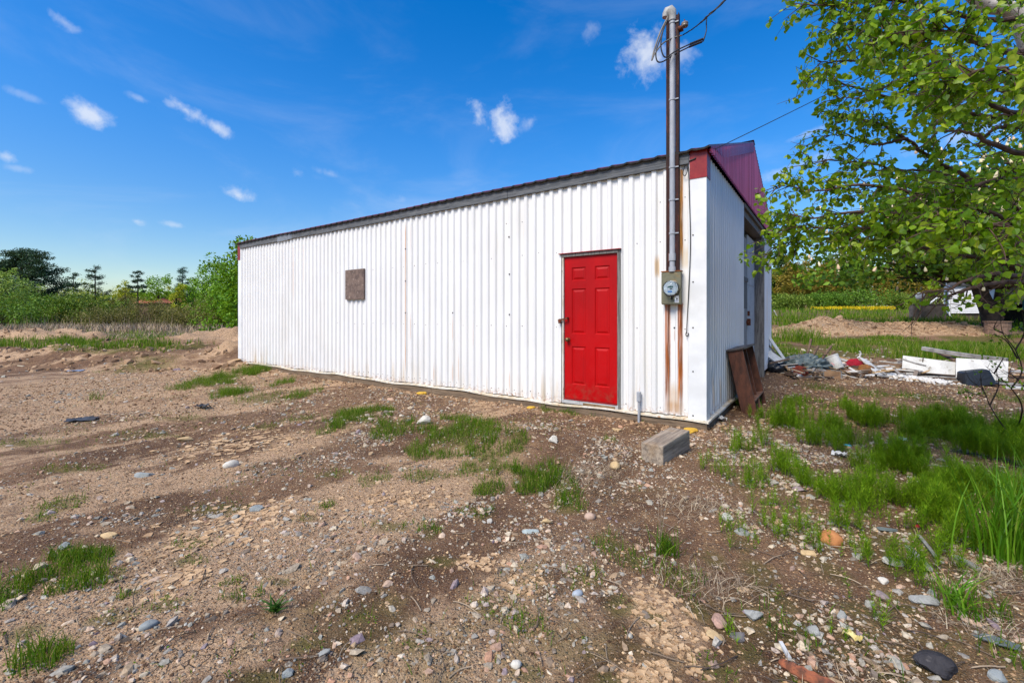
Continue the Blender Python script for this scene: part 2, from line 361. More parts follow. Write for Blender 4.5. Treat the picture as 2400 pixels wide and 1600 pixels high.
hgt = T.math('ADD', T.math('ADD', T.math('MULTIPLY', nf, .9), T.math('MULTIPLY', nm, .8)), T.math('ADD', T.math('MULTIPLY', gmask, .35), T.math('SUBTRACT', T.math('MULTIPLY', nff, .3), T.math('MULTIPLY', crack, .6))))
T.set(base=col, rough=.95, spec=.15, normal=T.bump(hgt, 1., .035))
ground = tag(gm.build('ground', T.m, local=True, smooth=True), kind='structure')
for nme, fn in (('veg', veg_mask), ('clay', clay_mask), ('grav', grav_mask)):
    a = ground.data.attributes.new(nme, 'FLOAT', 'POINT'); a.data.foreach_set('value', fn(XX, YY).astype(np.float32).ravel())
del XX, YY, ZZ, gm
# ================================================================= THE SHED
dL = np.array([-.815, .5794]); dR = np.array([.5794, .815]); CO = np.array([2.328, 5.408])
ROT = math.atan2(dR[1], dR[0])
LEN, WID, OH = 12.19, 7.40, .06
ZB, ZT = .145, 3.33
def WL(v, u, z): return np.array([CO[0] + dR[0]*v + dL[0]*u, CO[1] + dR[1]*v + dL[1]*u, z])     # shed axes -> world
def U(px, v=0.):
    k = (px - CX) / F; a = CO + dR * v
    return (a[0] - a[1] * k) / (.815 + .5794 * k)
def V(px, u=0.):
    k = (px - CX) / F; a = CO + dL * u
    return (a[1] * k - a[0]) / (.5794 - .815 * k)
def Zw(py, v, u): return ZC - (py - HY) / F * (CO[1] + dR[1]*v + dL[1]*u)

# ---- materials
def siding_mat(name, streaks, base):
    T = NT(name); v = T.obj()
    sp = T.t.nodes.new('ShaderNodeSeparateXYZ'); T.t.links.new(v, sp.inputs[0])
    x, y, z = sp.outputs
    ns = T.noise(T.scaled(v, (14, 14, .9)), 1., 5, .6)
    nf = T.noise(v, 30, 4, .6); nb = T.noise(v, 1.3, 5)
    col = T.mix(T.mapr(nb, .3, .7), base, tuple(c * .93 for c in base[:3]) + (1,))
    col = T.mix(T.mapr(ns, .56, .75, 0, .22), col, L(196,186,160))
    low = T.math('MULTIPLY', T.math('MULTIPLY', T.mapr(z, .14, .7, 1, 0), T.mapr(ns, .42, .68)), T.mapr(T.noise(T.scaled(v, (.7, .7, .1)), 1., 3), .4, .6, .1, 1))
    col = T.mix(T.math('MULTIPLY', low, .55), col, L(188,160,112))
    lowr = T.math('MULTIPLY', T.mapr(z, .14, .26, 1, 0), T.mapr(nf, .4, .7))
    col = T.mix(T.math('MULTIPLY', lowr, .75), col, L(150,98,54))
    wob = T.math('MULTIPLY', T.math('SUBTRACT', T.noise(T.scaled(v, (3, 3, 5)), 1., 3), .5), .012)
    for (axis, u0, w, z0, z1, amt, c) in streaks:
        q = y if axis == 'u' else x
        d = T.math('ABSOLUTE', T.math('SUBTRACT', T.math('ADD', q, wob), u0))
        m = T.mapr(d, w * .45, w, 1, 0)
        f = min(.35, (z1 - z0) * .3); ft = .015 if amt > .9 else min(.25, (z1 - z0) * .4)
        m = T.math('MULTIPLY', m, T.math('MULTIPLY', T.mapr(z, z0, z0 + f), T.mapr(z, z1 - ft, z1 + .015, 1, 0)))
        m = T.math('MULTIPLY', m, T.mapr(T.noise(T.scaled(v, (40, 40, 2.2)), 1., 4), .25, .55, .55, 1))
        m = T.math('MULTIPLY', m, amt)
        cc = T.mix(T.mapr(T.noise(T.scaled(v, (70, 70, 2.5)), 1., 3), .38, .6), c, tuple(k * .38 for k in c[:3]) + (1,)) if amt > .8 else c
        col = T.mix(m, col, cc)
    col = T.mix(T.mapr(T.noise(T.scaled(v, (1.2, 1.2, .5)), 1., 5), .5, .75, 0, .35), col, L(206,202,192))
    T.set(base=col, rough=T.mapr(nf, .3, .7, .42, .6), spec=.35, normal=T.bump(nf, .06, .003))
    return T.m
RU = L(176,98,26)
um, ur1, ur2 = .345, U(1566), U(1595.5)
long_streaks = [('u', ur1, .040, .16, 1.56, 1., L(186,96,16)), ('u', ur2, .037, .16, 1.56, 1., L(192,102,20)), ('u', (ur1+ur2)/2, .10, .16, .6, .5, L(190,150,96)), ('u', (ur1+ur2)/2, .14, .16, .35, .6, L(176,128,70)),
    ('u', .262, .026, 1.93, 3.22, .95, L(212,138,30)), ('u', U(1541), .035, 1.86, 2.2, .7, L(190,150,84)), ('u', U(1624), .03, 1.84, 2.22, .75, L(196,140,62)), ('u', U(1606), .05, 1.95, 2.3, .45, L(200,170,110)),
    ('u', (ur1+ur2)/2, .006, 1.05, 1.27, .7, L(140,90,40))]
for px, z0, z1, w, a in [(953.8, .25, 3.2, .014, .8), (965.5, .9, 1.5, .012, .55), (966, 2.5, 3.2, .008, .4), (665.5, .9, 3.2, .018, .5), (688, 1.6, 3.2, .016, .55), (712, 2.0, 3.2, .014, .45), (591, 1.2, 3.2, .02, .5), (1064.5, .9, 1.45, .01, .6), (1064.5, .2, .62, .014, .6), (1078, .2, .8, .012, .5), (1112, .8, 1.4, .01, .35), (1020, .2, .5, .02, .3), (900, .2, .6, .02, .3), (1500, .2, .5, .02, .35), (1640, .15, .5, .03, .3), (1197, .2, .55, .015, .4)]:
    long_streaks.append(('u', U(px), w, z0, z1, a, L(198,136,72)))
M_long = siding_mat('white_ribbed_metal', long_streaks, (.77,.765,.745,1))
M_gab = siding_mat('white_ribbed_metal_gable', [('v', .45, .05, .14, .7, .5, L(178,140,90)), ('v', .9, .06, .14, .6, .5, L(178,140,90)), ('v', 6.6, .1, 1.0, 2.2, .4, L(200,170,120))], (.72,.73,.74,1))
M_white = surf('white_trim_metal', (.80,.81,.81,1), (.77,.78,.78,1), 2, .42, .02, 3)
M_redtrim = surf('red_trim_metal', L(150,30,30), L(132,24,26), 4, .4, .08, 40)
M_roof = surf('maroon_roof_metal', L(128,32,38), L(106,28,36), 3, .38, .1, 30)
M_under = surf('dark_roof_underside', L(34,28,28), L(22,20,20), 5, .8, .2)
M_purple = surf('faded_maroon_metal', L(204,92,132), L(170,62,100), .9, .36, .12, 12, stretch=(22, 22, .3), c3=L(170,40,56), spec=.6)
M_purple2 = surf('faded_maroon_rake', L(132,62,108), L(112,54,100), 2, .35, .1, 20, stretch=(6, 6, 1))
def woodmat(name, c1, c2, c3=None, st=(1, 1, 1), rough=.85): return surf(name, c1, c2, 5, rough, .6, 26, stretch=st, c3=c3, spec=.2, bdist=.006)
M_greyu = woodmat('weathered_grey_wood', L(116,118,120), L(82,86,90), L(60,62,66), (6, .5, 12))
M_greyz = woodmat('weathered_grey_board', L(138,134,128), L(98,95,92), L(70,66,64), (8, 8, .7))
M_sill = woodmat('old_brown_sill', L(140,120,98), L(102,86,70), L(74,62,52), (6, .6, 10))
M_peel = surf('peeling_white_paint', L(196,196,194), L(180,180,178), 2, .7, .3, 25, stretch=(3, 3, 1), c3=L(132,128,122))
M_red = surf('red_door_paint', L(188,0,8), L(176,0,8), 2.5, .45, .03, 16, spec=.2, bdist=.002)
_T = NT('red_door_paint'); _v = _T.obj(); _n = _T.noise(_v, 9, 5, .65); _s = _T.t.nodes.new('ShaderNodeSeparateXYZ'); _T.t.links.new(_v, _s.inputs[0])
_c = _T.mix(_T.mapr(_T.noise(_T.scaled(_v, (2, 2, .8)), 1., 4), .3, .7), L(182,0,5), L(160,0,4)); _c = _T.mix(_T.math('MULTIPLY', _T.mapr(_s.outputs[2], .2, .55, 1, 0), _T.mapr(_n, .42, .7, 0, .55)), _c, L(120,70,50)); _c = _T.mix(_T.mapr(_T.noise(_v, 55, 3), .68, .76, 0, .5), _c, L(120,20,18))
M_red = _T.set(base=_c, rough=_T.mapr(_n, .3, .7, .38, .6), spec=.22, normal=_T.bump(_n, .03, .003))
M_rusty = surf('rusty_steel', L(120,62,34), L(84,44,28), 30, .85, .5, 120, c3=L(60,36,28))
M_plybrown = surf('weathered_chipboard', L(128,110,100), L(100,86,80), 9, .9, .6, 60, c3=L(164,148,136), spec=.15)
M_screw = surf('dull_screw', L(54,50,48), L(40,36,34), 20, .6, .0)
M_black = surf('black_rubber', (.018,.018,.02,1), (.03,.03,.032,1), 10, .5, .1)
M_brass = surf('tarnished_brass', L(150,124,84), L(96,78,54), 40, .4, .15, metal=.8)
M_foam = surf('yellow_foam', L(222,180,62), L(196,150,48), 20, .8, .4, 60)
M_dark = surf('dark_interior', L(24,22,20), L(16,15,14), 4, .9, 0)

shed = thing('metal_shed', 'long white ribbed metal shed with a red door and maroon gable', 'shed', (CO[0], CO[1], 0), ROT)
def sp(name, mb, m, parent=None, **k): return mb.build(name, m, parent or shed, local=True, **k)
U_DR, U_DL, Z_DT = U(1449), U(1325), 2.245
fr = .048                                     # door frame width
def ribs(a, b, pitch, phase, d):
    """breakpoints and outward offsets of a trapezoid ribbed sheet from a to b"""
    pts = []
    k0 = math.floor((a - phase) / pitch) - 1
    for k in range(k0, int((b - phase) / pitch) + 2):
        o = phase + k * pitch
        pts += [(o, .004), (o + .062, .004), (o + .083, d), (o + .132, d)]
    s = np.array([p[0] for p in pts]); w = np.array([p[1] for p in pts])
    keep = (s > a + 1e-4) & (s < b - 1e-4)
    ss = np.concatenate([[a], s[keep], [b]]); return ss, np.interp(ss, s, w)
def screw(mb, p, nrm, r=.0085, mat=1):
    n = np.asarray(nrm, float); mb.lathe([(0., .007), (r*.8, .006), (r, .0)], p, n, 6, mat)
PITCH, PH, RD = .1524, .035, .032
def off_long(u):
    s, w = ribs(-.2, LEN + .2, PITCH, PH, RD); return float(np.interp(u, s, w))
def dent_l(u, z): return .003 * (fbm(u * .9, z * .7, 101, 2) - .5) + .010 * np.exp(-((u - .12) / .12) ** 2 - ((z - .75) / .25) ** 2)
m = MB()
zr = np.concatenate([[ZB], np.linspace(.3, ZT, 14)])
for (a, b, z0) in [(.17, U_DR - fr, ZB), (U_DR - fr, U_DL + fr, Z_DT + fr), (U_DL + fr, LEN - .16, ZB)]:
    s, w = ribs(a, b, PITCH, PH, RD)
    zz = np.concatenate([[z0], zr[zr > z0 + .02]])
    S, Zg = np.meshgrid(s, zz); Wg = np.tile(w + .004 * ((s / .9144 + .3) % 2 < 1), (len(zz), 1)) + dent_l(S, Zg)
    Zg = Zg.copy(); 
    if z0 == ZB: Zg[0] += .012 * np.sin(S[0] * 1.9) + .008 * np.sin(S[0] * 5.1)
    I = np.arange(S.size).reshape(S.shape)
    m.add(np.stack([-Wg.ravel(), S.ravel(), Zg.ravel()], 1), np.stack([I[:-1,:-1].ravel(), I[1:,:-1].ravel(), I[1:,1:].ravel(), I[:-1,1:].ravel()], 1)[:, ::-1])
zl, zu = Zw(761.6, 0, U(1106.8)), Zw(609.3, 0, U(1106.8))
for zrow, a, b in [(zl, .2, 7.7), (zu, .2, 7.7), (.235, .2, 7.0), (2.86, .2, 4.)]:
    k = 0
    while True:
        u = PH + .031 + k * PITCH; k += 1
        if u > b: break
        if u < a or (k % 2 and zrow > .3) or (U_DR - .1 < u < U_DL + .1 and zrow < Z_DT + .1): continue
        if zrow > 2.5 and random.random() < .6: continue
        if random.random() < .08: continue
        screw(m, (-.005, u, zrow + random.uniform(-.012, .012)), (-1, 0, 0), random.uniform(.006, .0085))
for px, py in [(1196, 556), (1197, 643), (1197, 737), (953.8, 584), (953.8, 659), (953.8, 733), (1064.5, 733), (1581, 768)]:
    u = U(px); screw(m, (-.005 - (RD if off_long(u) > .02 else 0), u, Zw(py, 0, u)), (-1, 0, 0), .014)
long_wall = sp('long_wall', m, [M_long, M_screw])
# corner trims
m = MB(); m.box((-.037, -.037, .135), (-.034, .172, 3.36)); m.box((-.034, -.037, .135), (.15, -.034, 3.36))
for py in [(345/3.408+560), (707/3.408+560), (1055/3.408+560), (1405/3.408+560), 552]:
    screw(m, (-.037, U(1626), Zw(py, 0, U(1626))), (-1, 0, 0), .010)
sp('corner_trim', m, [M_white, M_screw])
m = MB(); m.box((-.037, LEN - .17, .135), (-.034, LEN + .03, 3.36)); sp('corner_trim', m, [M_white])
m = MB(); m.box((-.044, -.044, 3.07), (-.038, .155, 3.42)); m.box((-.038, -.044, 3.07), (.15, -.038, 3.42)); sp('red_corner_cap', m, M_redtrim)
m = MB(); m.box((-.044, LEN - .10, 2.95), (-.038, LEN + .044, 3.42)); sp('red_corner_cap', m, M_redtrim)
# fascia boards under the eave and a galvanised patch
m = MB(); cuts = [.16, 2.9, 5.6, 8.3, U(680), U(656), 11.0, LEN - .11]
for i, (a, b) in enumerate(zip(cuts[:-1], cuts[1:])):
    if i == 4: continue
    m.box((-.062 - .002 * (i % 2), a + .002, 3.262 + random.uniform(-.006, .006)), (-.012, b - .002, 3.405), 0)
bevel(sp('fascia', m, M_greyu), .003)
m = MB(); m.box((-.068, U(680), 3.25), (-.012, U(656), 3.40)); m.box((-.066, U(690), 3.26), (-.0625, U(680) - .002, 3.39)); sp('fascia_patch', m, surf('galvanised_patch', L(148,150,154), L(126,128,132), 6, .5, .1, metal=.3))
m = MB(); m.box((-.004, .0, 3.26), (.02, LEN, 3.42)); sp('eave_backing', m, M_dark)
# roof
ZE, SL = 3.425, (4.66 - 3.45) / 3.7
def roof_sheet(flip):
    m = MB()
    s = np.arange(-OH - .02, LEN + OH + .021, .0508)
    w = .016 * (np.arange(len(s)) % 4 == 0)
    vv = np.linspace(-.10, WID / 2, 9)
    S, Vg = np.meshgrid(s, vv); Zg = ZE + SL * (Vg) + np.tile(w, (len(vv), 1)) + .012 * (fbm(S * .8, Vg * .2, 111, 3) - .5) * 2
    Vx = WID - Vg if flip else Vg
    I = np.arange(S.size).reshape(S.shape)
    f = np.stack([I[:-1,:-1].ravel(), I[:-1,1:].ravel(), I[1:,1:].ravel(), I[1:,:-1].ravel()], 1)
    top = np.stack([Vx.ravel(), S.ravel(), Zg.ravel() + .018], 1); bot = np.stack([Vx.ravel(), S.ravel(), Zg.ravel() - .006], 1)
    m.add(top, f, 0); m.add(bot, f[:, ::-1], 1)
    e = I[0]; n = S.size
    m.add(np.concatenate([top, bot]), np.stack([e[:-1], e[1:], e[1:] + n, e[:-1] + n], 1), 1)
    for cidx in (0, -1):
        e = I[:, cidx]; m.add(np.concatenate([top, bot]), np.stack([e[:-1], e[1:], e[1:] + n, e[:-1] + n], 1), 0)
    return m
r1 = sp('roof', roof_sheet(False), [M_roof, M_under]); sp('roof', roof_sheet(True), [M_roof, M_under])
m = MB()
for sgn in (1, -1):
    m.quad((WID/2, -OH - .03, 4.70), (WID/2, LEN + OH, 4.70), (WID/2 + sgn*.16, LEN + OH, 4.70 - SL*.16), (WID/2 + sgn*.16, -OH - .03, 4.70 - SL*.16))
sp('ridge_cap', m, M_roof, r1)
# gable: maroon panel, rake strips
def gable_panel():
    m = MB(); vv = np.arange(-.04, WID + .041, .02)
    k = np.arange(len(vv)) % 5
    off = np.where((k == 0) | (k == 1), .03, 0.) 
    zt = ZE - .012 + SL * np.minimum(vv, WID - vv); zb = np.minimum(3.375 + .012 * (fbm(vv * 1.2, vv * 0, 117, 2) - .5), zt - .01)
    for lo, hi in ((zb, (zb + zt) / 2), ((zb + zt) / 2, zt)):
        a = np.stack([vv, -OH - off, lo], 1); b = np.stack([vv, -OH - off, hi], 1); n = len(vv); I = np.arange(n - 1)
        m.add(np.concatenate([a, b]), np.stack([I, I + 1, I + 1 + n, I + n], 1))
    return m
sp('gable_panel', gable_panel(), M_purple)
def rake(flip):
    m = MB(); vv = np.arange(-.05, WID / 2 + .001, .0257); k = np.arange(len(vv)) % 4
    off = .020 + .012 * (k < 2); zt = ZE + .012 + SL * vv
    wd = .02 + .15 * sst(0, .9, vv)
    if flip: wd = np.full_like(vv, .05)
    for o0, o1, z0, z1 in ((OH + off, OH + off, zt - wd, zt),):
        x = WID - vv if flip else vv
        a = np.stack([x, -o0, z0], 1); b = np.stack([x, -o1, z1], 1); n = len(vv); I = np.arange(n - 1)
        f = np.stack([I, I + 1, I + 1 + n, I + n], 1)
        m.add(np.concatenate([a, b]), f if not flip else f[:, ::-1])
    return m
sp('rake_trim', rake(False), M_purple2); sp('rake_trim', rake(True), M_roof)
# gable wall of ribbed sheets either side of the big doorway
V1, V2 = V(1740), V(1787)
def gable_sheet(a, b, zt):
    m = MB(); s, w = ribs(a, b, PITCH, .06, .026)
    zz = np.concatenate([[ZB - .01], np.linspace(.22, 1.0, 12), np.linspace(1.3, zt, 8)])
    S, Zg = np.meshgrid(s, zz)
    dent = .05 * (fbm(S * 3.1, Zg * 3.4, 121, 3) - .5) * np.exp(-((S - .5) / .45) ** 2) * np.exp(-((Zg - .55) / .4) ** 2)
    I = np.arange(S.size).reshape(S.shape)
    m.add(np.stack([S.ravel(), -(np.tile(w, (len(zz), 1)) + dent + .003 * (fbm(S, Zg, 123, 2) - .5)).ravel(), Zg.ravel()], 1), np.stack([I[:-1,:-1].ravel(), I[:-1,1:].ravel(), I[1:,1:].ravel(), I[1:,:-1].ravel()], 1))
    return m
m = gable_sheet(.15, V1, 3.37)
for zrow in (1.87, 3.02 - .12, 2.62, .2, 1.22):
    k = 0
    while .12 + k * PITCH * 2 < V1 - .05:
        v_ = .092 + k * PITCH * 2; k += 1
        if v_ > .2 and random.random() > .1: screw(m, (v_, -.005, zrow), (0, -1, 0), .010)
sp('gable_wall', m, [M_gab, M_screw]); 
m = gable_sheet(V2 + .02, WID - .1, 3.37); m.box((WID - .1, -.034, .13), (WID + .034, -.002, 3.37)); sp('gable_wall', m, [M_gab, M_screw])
# big doorway: header, jambs, recessed doors
m = MB(); m.box((V1 - .02, .0, 3.18), (V2 + .06, .30, 3.37)); m.box((V1 - .02, -.045, 3.30), (V2 + .06, -.002, 3.372)); bevel(sp('door_header', m, M_greyz), .004)
m = MB(); m.box((V2, -.035, 0), (V2 + .05, .175, 3.178)); bevel(sp('door_jamb', m, M_greyz), .004)
m = MB(); m.box((V1 - .05, -.004, 0), (V1 - .001, .16, 3.178)); sp('door_jamb', m, M_greyz)
VM = V(1751, .16)
m = MB(); m.box((VM + .012, .16, .03), (V2 - .02, .20, 3.10)); m.box((VM + .012, .152, 2.06), (V2 - .02, .1595, 2.072))
door_b = sp('plywood_door', m, M_peel)
m = MB(); m.box((V1 - .02, .163, .03), (VM - .008, .205, 3.0)); plank_door = sp('plank_door', m, surf('flaking_door_paint', L(170,168,164), L(140,137,132), 2.5, .8, .4, 30, stretch=(4, 4, .8), c3=L(110,106,102)))
m = MB(); m.box((V1 + .1, .150, 1.55), (VM - .05, .1625, 2.10)); m.box((V1 + .1, .135, 2.10), (VM - .02, .1625, 2.18)); sp('boarded_window', m, M_greyz, plank_door)
m = MB(); m.box((VM - .1, .12, 1.24), (VM + .16, .16, 1.30)); m.box((VM - .02, .10, 1.20), (VM + .06, .159, 1.34)); m.box((VM + .05, .125, 1.40), (VM + .14, .159, 1.50)); sp('latch', m, M_rusty, plank_door)
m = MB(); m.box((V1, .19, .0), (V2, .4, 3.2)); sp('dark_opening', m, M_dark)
# the two unseen walls and a plain back
m = MB(); m.box((WID, .0, .1), (WID + .03, LEN, 3.40)); m.box((.02, LEN, .1), (WID, LEN + .03, 3.40))
m.add([(.0, LEN + .005, 3.4), (WID, LEN + .005, 3.4), (WID/2, LEN + .005, 4.64)], [(0, 2, 1)]); sp('rear_wall', m, M_white)
# sills and drip flashing
m = MB(); cuts = [-.05, 2.2, 4.6, 6.9, 9.4, LEN]
for i, (a, b) in enumerate(zip(cuts[:-1], cuts[1:])): m.box((-.052 - .005 * (i % 2), a + .003, -.25), (.15, b - .003, .100 + .004 * (i % 2)))
bevel(sp('sill_beam', m, M_sill), .006)
m = MB(); m.box((.152, -.052, -.2), (V1, .12, .104)); bevel(sp('sill_beam', m, M_sill), .006)
def flashing(a, b, axis, n):
    m = MB(); s = np.linspace(a, b, n); sag = .012 * np.sin(s * 1.9) + .007 * np.sin(s * 5.1 + 1) + (.008 * (fbm(s * 4, s * 0, 131, 2) - .5))
    o = .070 + .010 * (fbm(s * 2.2, s * 0 + 5, 133, 3) - .5)
    rows = [(np.full(n, .004), .138), (o, .130), (o + .002, .108), (o - .008, .107)]
    vs = []
    for q, z in rows: vs.append(np.stack([-q, s, z + sag], 1) if axis == 'u' else np.stack([s, -q, z + sag], 1))
    I = np.arange(n - 1)
    for r in range(3):
        f = np.stack([I + r*n, I + 1 + r*n, I + 1 + (r+1)*n, I + (r+1)*n], 1); m.add(np.concatenate(vs), f)
    return m
M_flash = surf('stained_white_flashing', L(226,220,206), L(206,190,160), 6, .55, .2, 30, c3=L(176,128,76))
sp('drip_flashing', flashing(-.066, LEN + .02, 'u', 160), M_flash); sp('drip_flashing', flashing(-.062, V1, 'v', 40), M_flash)
# red entry door
Zd0, Zd1 = .212, Z_DT
def panel_door():
    m = MB(); w = U_DL - U_DR; x0 = -.018
    def q(u0, z0, u1, z1, a, b, c, d):   # four corner depths
        m.quad((a, u0, z0), (b, u1, z0), (c, u1, z1), (d, u0, z1))
    cols = [(.115, .335), (.475, .695)]; H_ = Zd1 - Zd0
    rows = [(.205, .75), (.93, 1.575), (1.69, 1.88)]
    us = [0, .115, .335, .475, .695, w]; zs = [0, .205, .75, .93, 1.575, 1.69, 1.88, H_]
    for i in range(5):
        for j in range(7):
            if i in (1, 3) and j in (1, 3, 5): continue
            m.quad((x0, U_DR + us[i], Zd0 + zs[j]), (x0, U_DR + us[i], Zd0 + zs[j+1]), (x0, U_DR + us[i+1], Zd0 + zs[j+1]), (x0, U_DR + us[i+1], Zd0 + zs[j]))
    for (a, b) in cols:
        for (c, d) in rows:
            rings = []
            for ins, dep in ((0, 0), (.010, .011), (.020, .011), (.045, .002)):
                u0, u1, z0, z1 = U_DR + a + ins, U_DR + b - ins, Zd0 + c + ins, Zd0 + d - ins
                rings.append([(x0 + dep, u0, z0), (x0 + dep, u0, z1), (x0 + dep, u1, z1), (x0 + dep, u1, z0)])
            for r, s in zip(rings[:-1], rings[1:]):
                for k in range(4): m.quad(r[k], r[(k+1)%4], s[(k+1)%4], s[k])
            m.quad(*rings[-1])
    return m
door = sp('red_door', panel_door(), M_red)
m = MB(); m.lathe([(.0, .0), (.03, .0), (.03, .006), (.012, .012), (.012, .03), (.026, .036), (.030, .048), (.026, .06), (.0, .064)], (-.019, U_DL - .062, Zw(795, 0, U_DL)), (-1, 0, 0), 16)
sp('door_knob', m, M_brass, door, smooth=True)
zh = Zw(748, 0, U_DL)
m = MB(); m.box((-.075, U_DL - .07, zh - .012), (-.066, U_DL + .085, zh + .012), M=Matrix.Translation((0, U_DL, zh)) @ Matrix.Rotation(-.22, 4, 'X') @ Matrix.Translation((0, -U_DL, -zh)))
m.box((-.066, U_DL - .07, zh + .005), (-.02, U_DL - .045, zh + .03)); sp('hasp', m, M_rusty, door)
m = MB(); m.box((-.085, U_DL + .035, zh - .058), (-.06, U_DL + .072, zh - .022)); m.tube([(-.073, U_DL + .042, zh - .022), (-.073, U_DL + .042, zh + .005), (-.073, U_DL + .065, zh + .005), (-.073, U_DL + .065, zh - .022)], .005, 6); sp('padlock', m, M_rusty, door)
m = MB()
m.box((-.05, U_DR - fr, .15), (.02, U_DR - .004, Z_DT + fr), 0)
m.box((-.05, U_DR - fr, Z_DT + .004), (.02, U_DL + fr, Z_DT + fr), 0)
m.box((-.07, U_DR - fr - .01, Z_DT + fr), (.02, U_DL + fr + .03, Z_DT + fr + .012), 2)
m.box((-.042, U_DL + .006, .15), (.02, U_DL + .036, Z_DT + .003), 1)
bevel(sp('door_frame', m, [M_greyz, surf('flaked_white_jamb', L(214,208,196), L(190,180,160), 4, .7, .4, 30, stretch=(4, 4, 1), c3=L(110,92,74)), M_redtrim]), .003)
m = MB(); m.box((-.055, U_DR - .02, .142), (.02, U_DL + .03, .196), 0); m.box((-.062, U_DR - .0, .196), (.02, U_DL, .208), 1)
m.box((-.058, U_DR + .02, .136), (-.05, U_DR + .5, .175), 2)
bevel(sp('threshold', m, [M_peel, M_redtrim, surf('rotten_sill_wood', L(150,124,90), L(112,90,64), 20, .95, .8, 60)]), .004)
m = MB(); m.box((-.075, U(859.4) , 1.745), (-.036, U(816.3), 2.37)); bevel(sp('window_board', m, M_plybrown), .004)

# ------------------------------------------------------------------ things on and around the shed's wall
mast = thing('service_mast', 'grey conduit mast between two rusty steel channels rising above the shed', 'mast', tuple(WL(-.09, um, 1.96)), ROT)
def at(mb, name, m, par, v0, u0, z0, **k):
    for i in range(len(mb.v)): mb.v[i] = mb.v[i] - np.array([v0, u0, z0])
    return mb.build(name, m, par, local=True, **k)
MO = (-.09, um, 1.96)
M_chan = surf('rusty_brown_channel', L(58,24,18), L(34,16,14), 4, .8, .4, 40, stretch=(3, 3, .6), c3=L(104,50,24))
M_cond = surf('grey_pvc_conduit', L(172,176,182), L(156,160,166), 3, .45, .06, 20, stretch=(4, 4, .6))
ztop = 5.13
for s_, lab in ((1, 0), (-1, 0)):
    m = MB(); a = um + s_ * .034; b = um + s_ * (.078 if s_ > 0 else .074)
    lo, hi = min(a, b), max(a, b)
    m.box((-.10, hi - .006 if s_ > 0 else lo, 1.955), (-.04, hi if s_ > 0 else lo + .006, ztop - (.02 if s_ > 0 else 0)))
    m.box((-.10, lo + (0 if s_ > 0 else .006), 1.955), (-.094, hi - (.006 if s_ > 0 else 0), ztop - .02)); m.box((-.046, lo + (0 if s_ > 0 else .006), 1.955), (-.04, hi - (.006 if s_ > 0 else 0), ztop - .02))
    at(m, 'steel_channel', M_chan, mast, *MO)
zc_top = 5.11
m = MB(); m.tube([(-.105, um, 1.96), (-.105, um, zc_top)], .033, 20)
m.lathe([(.036, 0), (.042, 0), (.042, .09), (.036, .09)], (-.105, um, 2.08), (0, 0, 1), 20); m.lathe([(.036, 0), (.043, 0), (.043, .06), (.036, .06)], (-.105, um, 1.945), (0, 0, 1), 20)
at(m, 'conduit', M_cond, mast, *MO, smooth=False)
m = MB()                                         # weatherhead: a hooded cap bent over to the left
head = [(0, 0, -.06, .044), (0, 0, .0, .048), (-.004, .008, .045, .058), (-.01, .026, .075, .058), (-.018, .052, .07, .052), (-.022, .07, .035, .046), (-.024, .076, -.005, .040)]
m.tube([(-.105 + a, um + b, zc_top + c) for a, b, c, r in head], [h[3] for h in head], 16)
at(m, 'weatherhead', surf('pale_weatherhead', L(176,176,172), L(150,150,146), 8, .5, .1), mast, *MO, smooth=True)
for zz in (Zw(67, 0, um), Zw(244, 0, um), Zw(400, 0, um), Zw(475, 0, um), Zw(552, 0, um)):
    m = MB(); m.lathe([(.036, 0), (.0395, 0), (.0395, .022), (.036, .022)], (-.105, um, zz), (0, 0, 1), 20); m.box((-.112, um - .075, zz + .004), (-.10, um - .038, zz + .018)); at(m, 'pipe_strap', M_cond, mast, *MO)
zi = 5.408 * 0 + Zw(83, 0, um)
m = MB(); m.box((-.12, um - .12, zi - .02), (-.05, um - .07, zi + .02)); m.tube([(-.1, um - .08, zi), (-.13, um - .15, zi + .01)], .012, 8)
m.lathe([(.012, 0), (.036, 0), (.042, .012), (.028, .025), (.042, .038), (.036, .05), (.012, .05)], (-.13, um - .155, zi - .02), (0, 0, 1), 14, 1)
m.tube([(-.13, um - .155, zi + .03), (-.13, um - .15, zi + .07)], .006, 6)
at(m, 'insulator', [M_rusty, surf('porcelain_insulator', L(150,140,128), L(120,110,100), 6, .3, .05)], mast, *MO, smooth=True)
def spline(pts, n=60):
    pts = np.asarray(pts, float); t = np.linspace(0, len(pts) - 1, n); out = []
    Pp = np.concatenate([[2*pts[0] - pts[1]], pts, [2*pts[-1] - pts[-2]]])
    for q in t:
        i = min(int(q), len(pts) - 2); f = q - i; a, b, c, d = Pp[i], Pp[i+1], Pp[i+2], Pp[i+3]
        out.append(.5*((2*b) + (c-a)*f + (2*a-5*b+4*c-d)*f*f + (3*b-a-3*c+d)*f**3))
    return np.array(out)
Yd = 5.50
ctop = lambda dx, dy: P(1480 + dx/3.733, dy/3.733, Yd)
def wobj(mb, name, m, par):
    R = np.array(par.matrix_basis.inverted()) if False else None
    loc = np.array(par.location); c, s = math.cos(-ROT), math.sin(-ROT)
    for i in range(len(mb.v)):
        w = mb.v[i] - loc; mb.v[i] = np.stack([w[:,0]*c - w[:,1]*s, w[:,0]*s + w[:,1]*c, w[:,2]], 1)
    return mb.build(name, m, par, local=True, smooth=True)
J = P(1657, 40, 5.15)                              # where the drop joins the twisted service cable
m = MB()
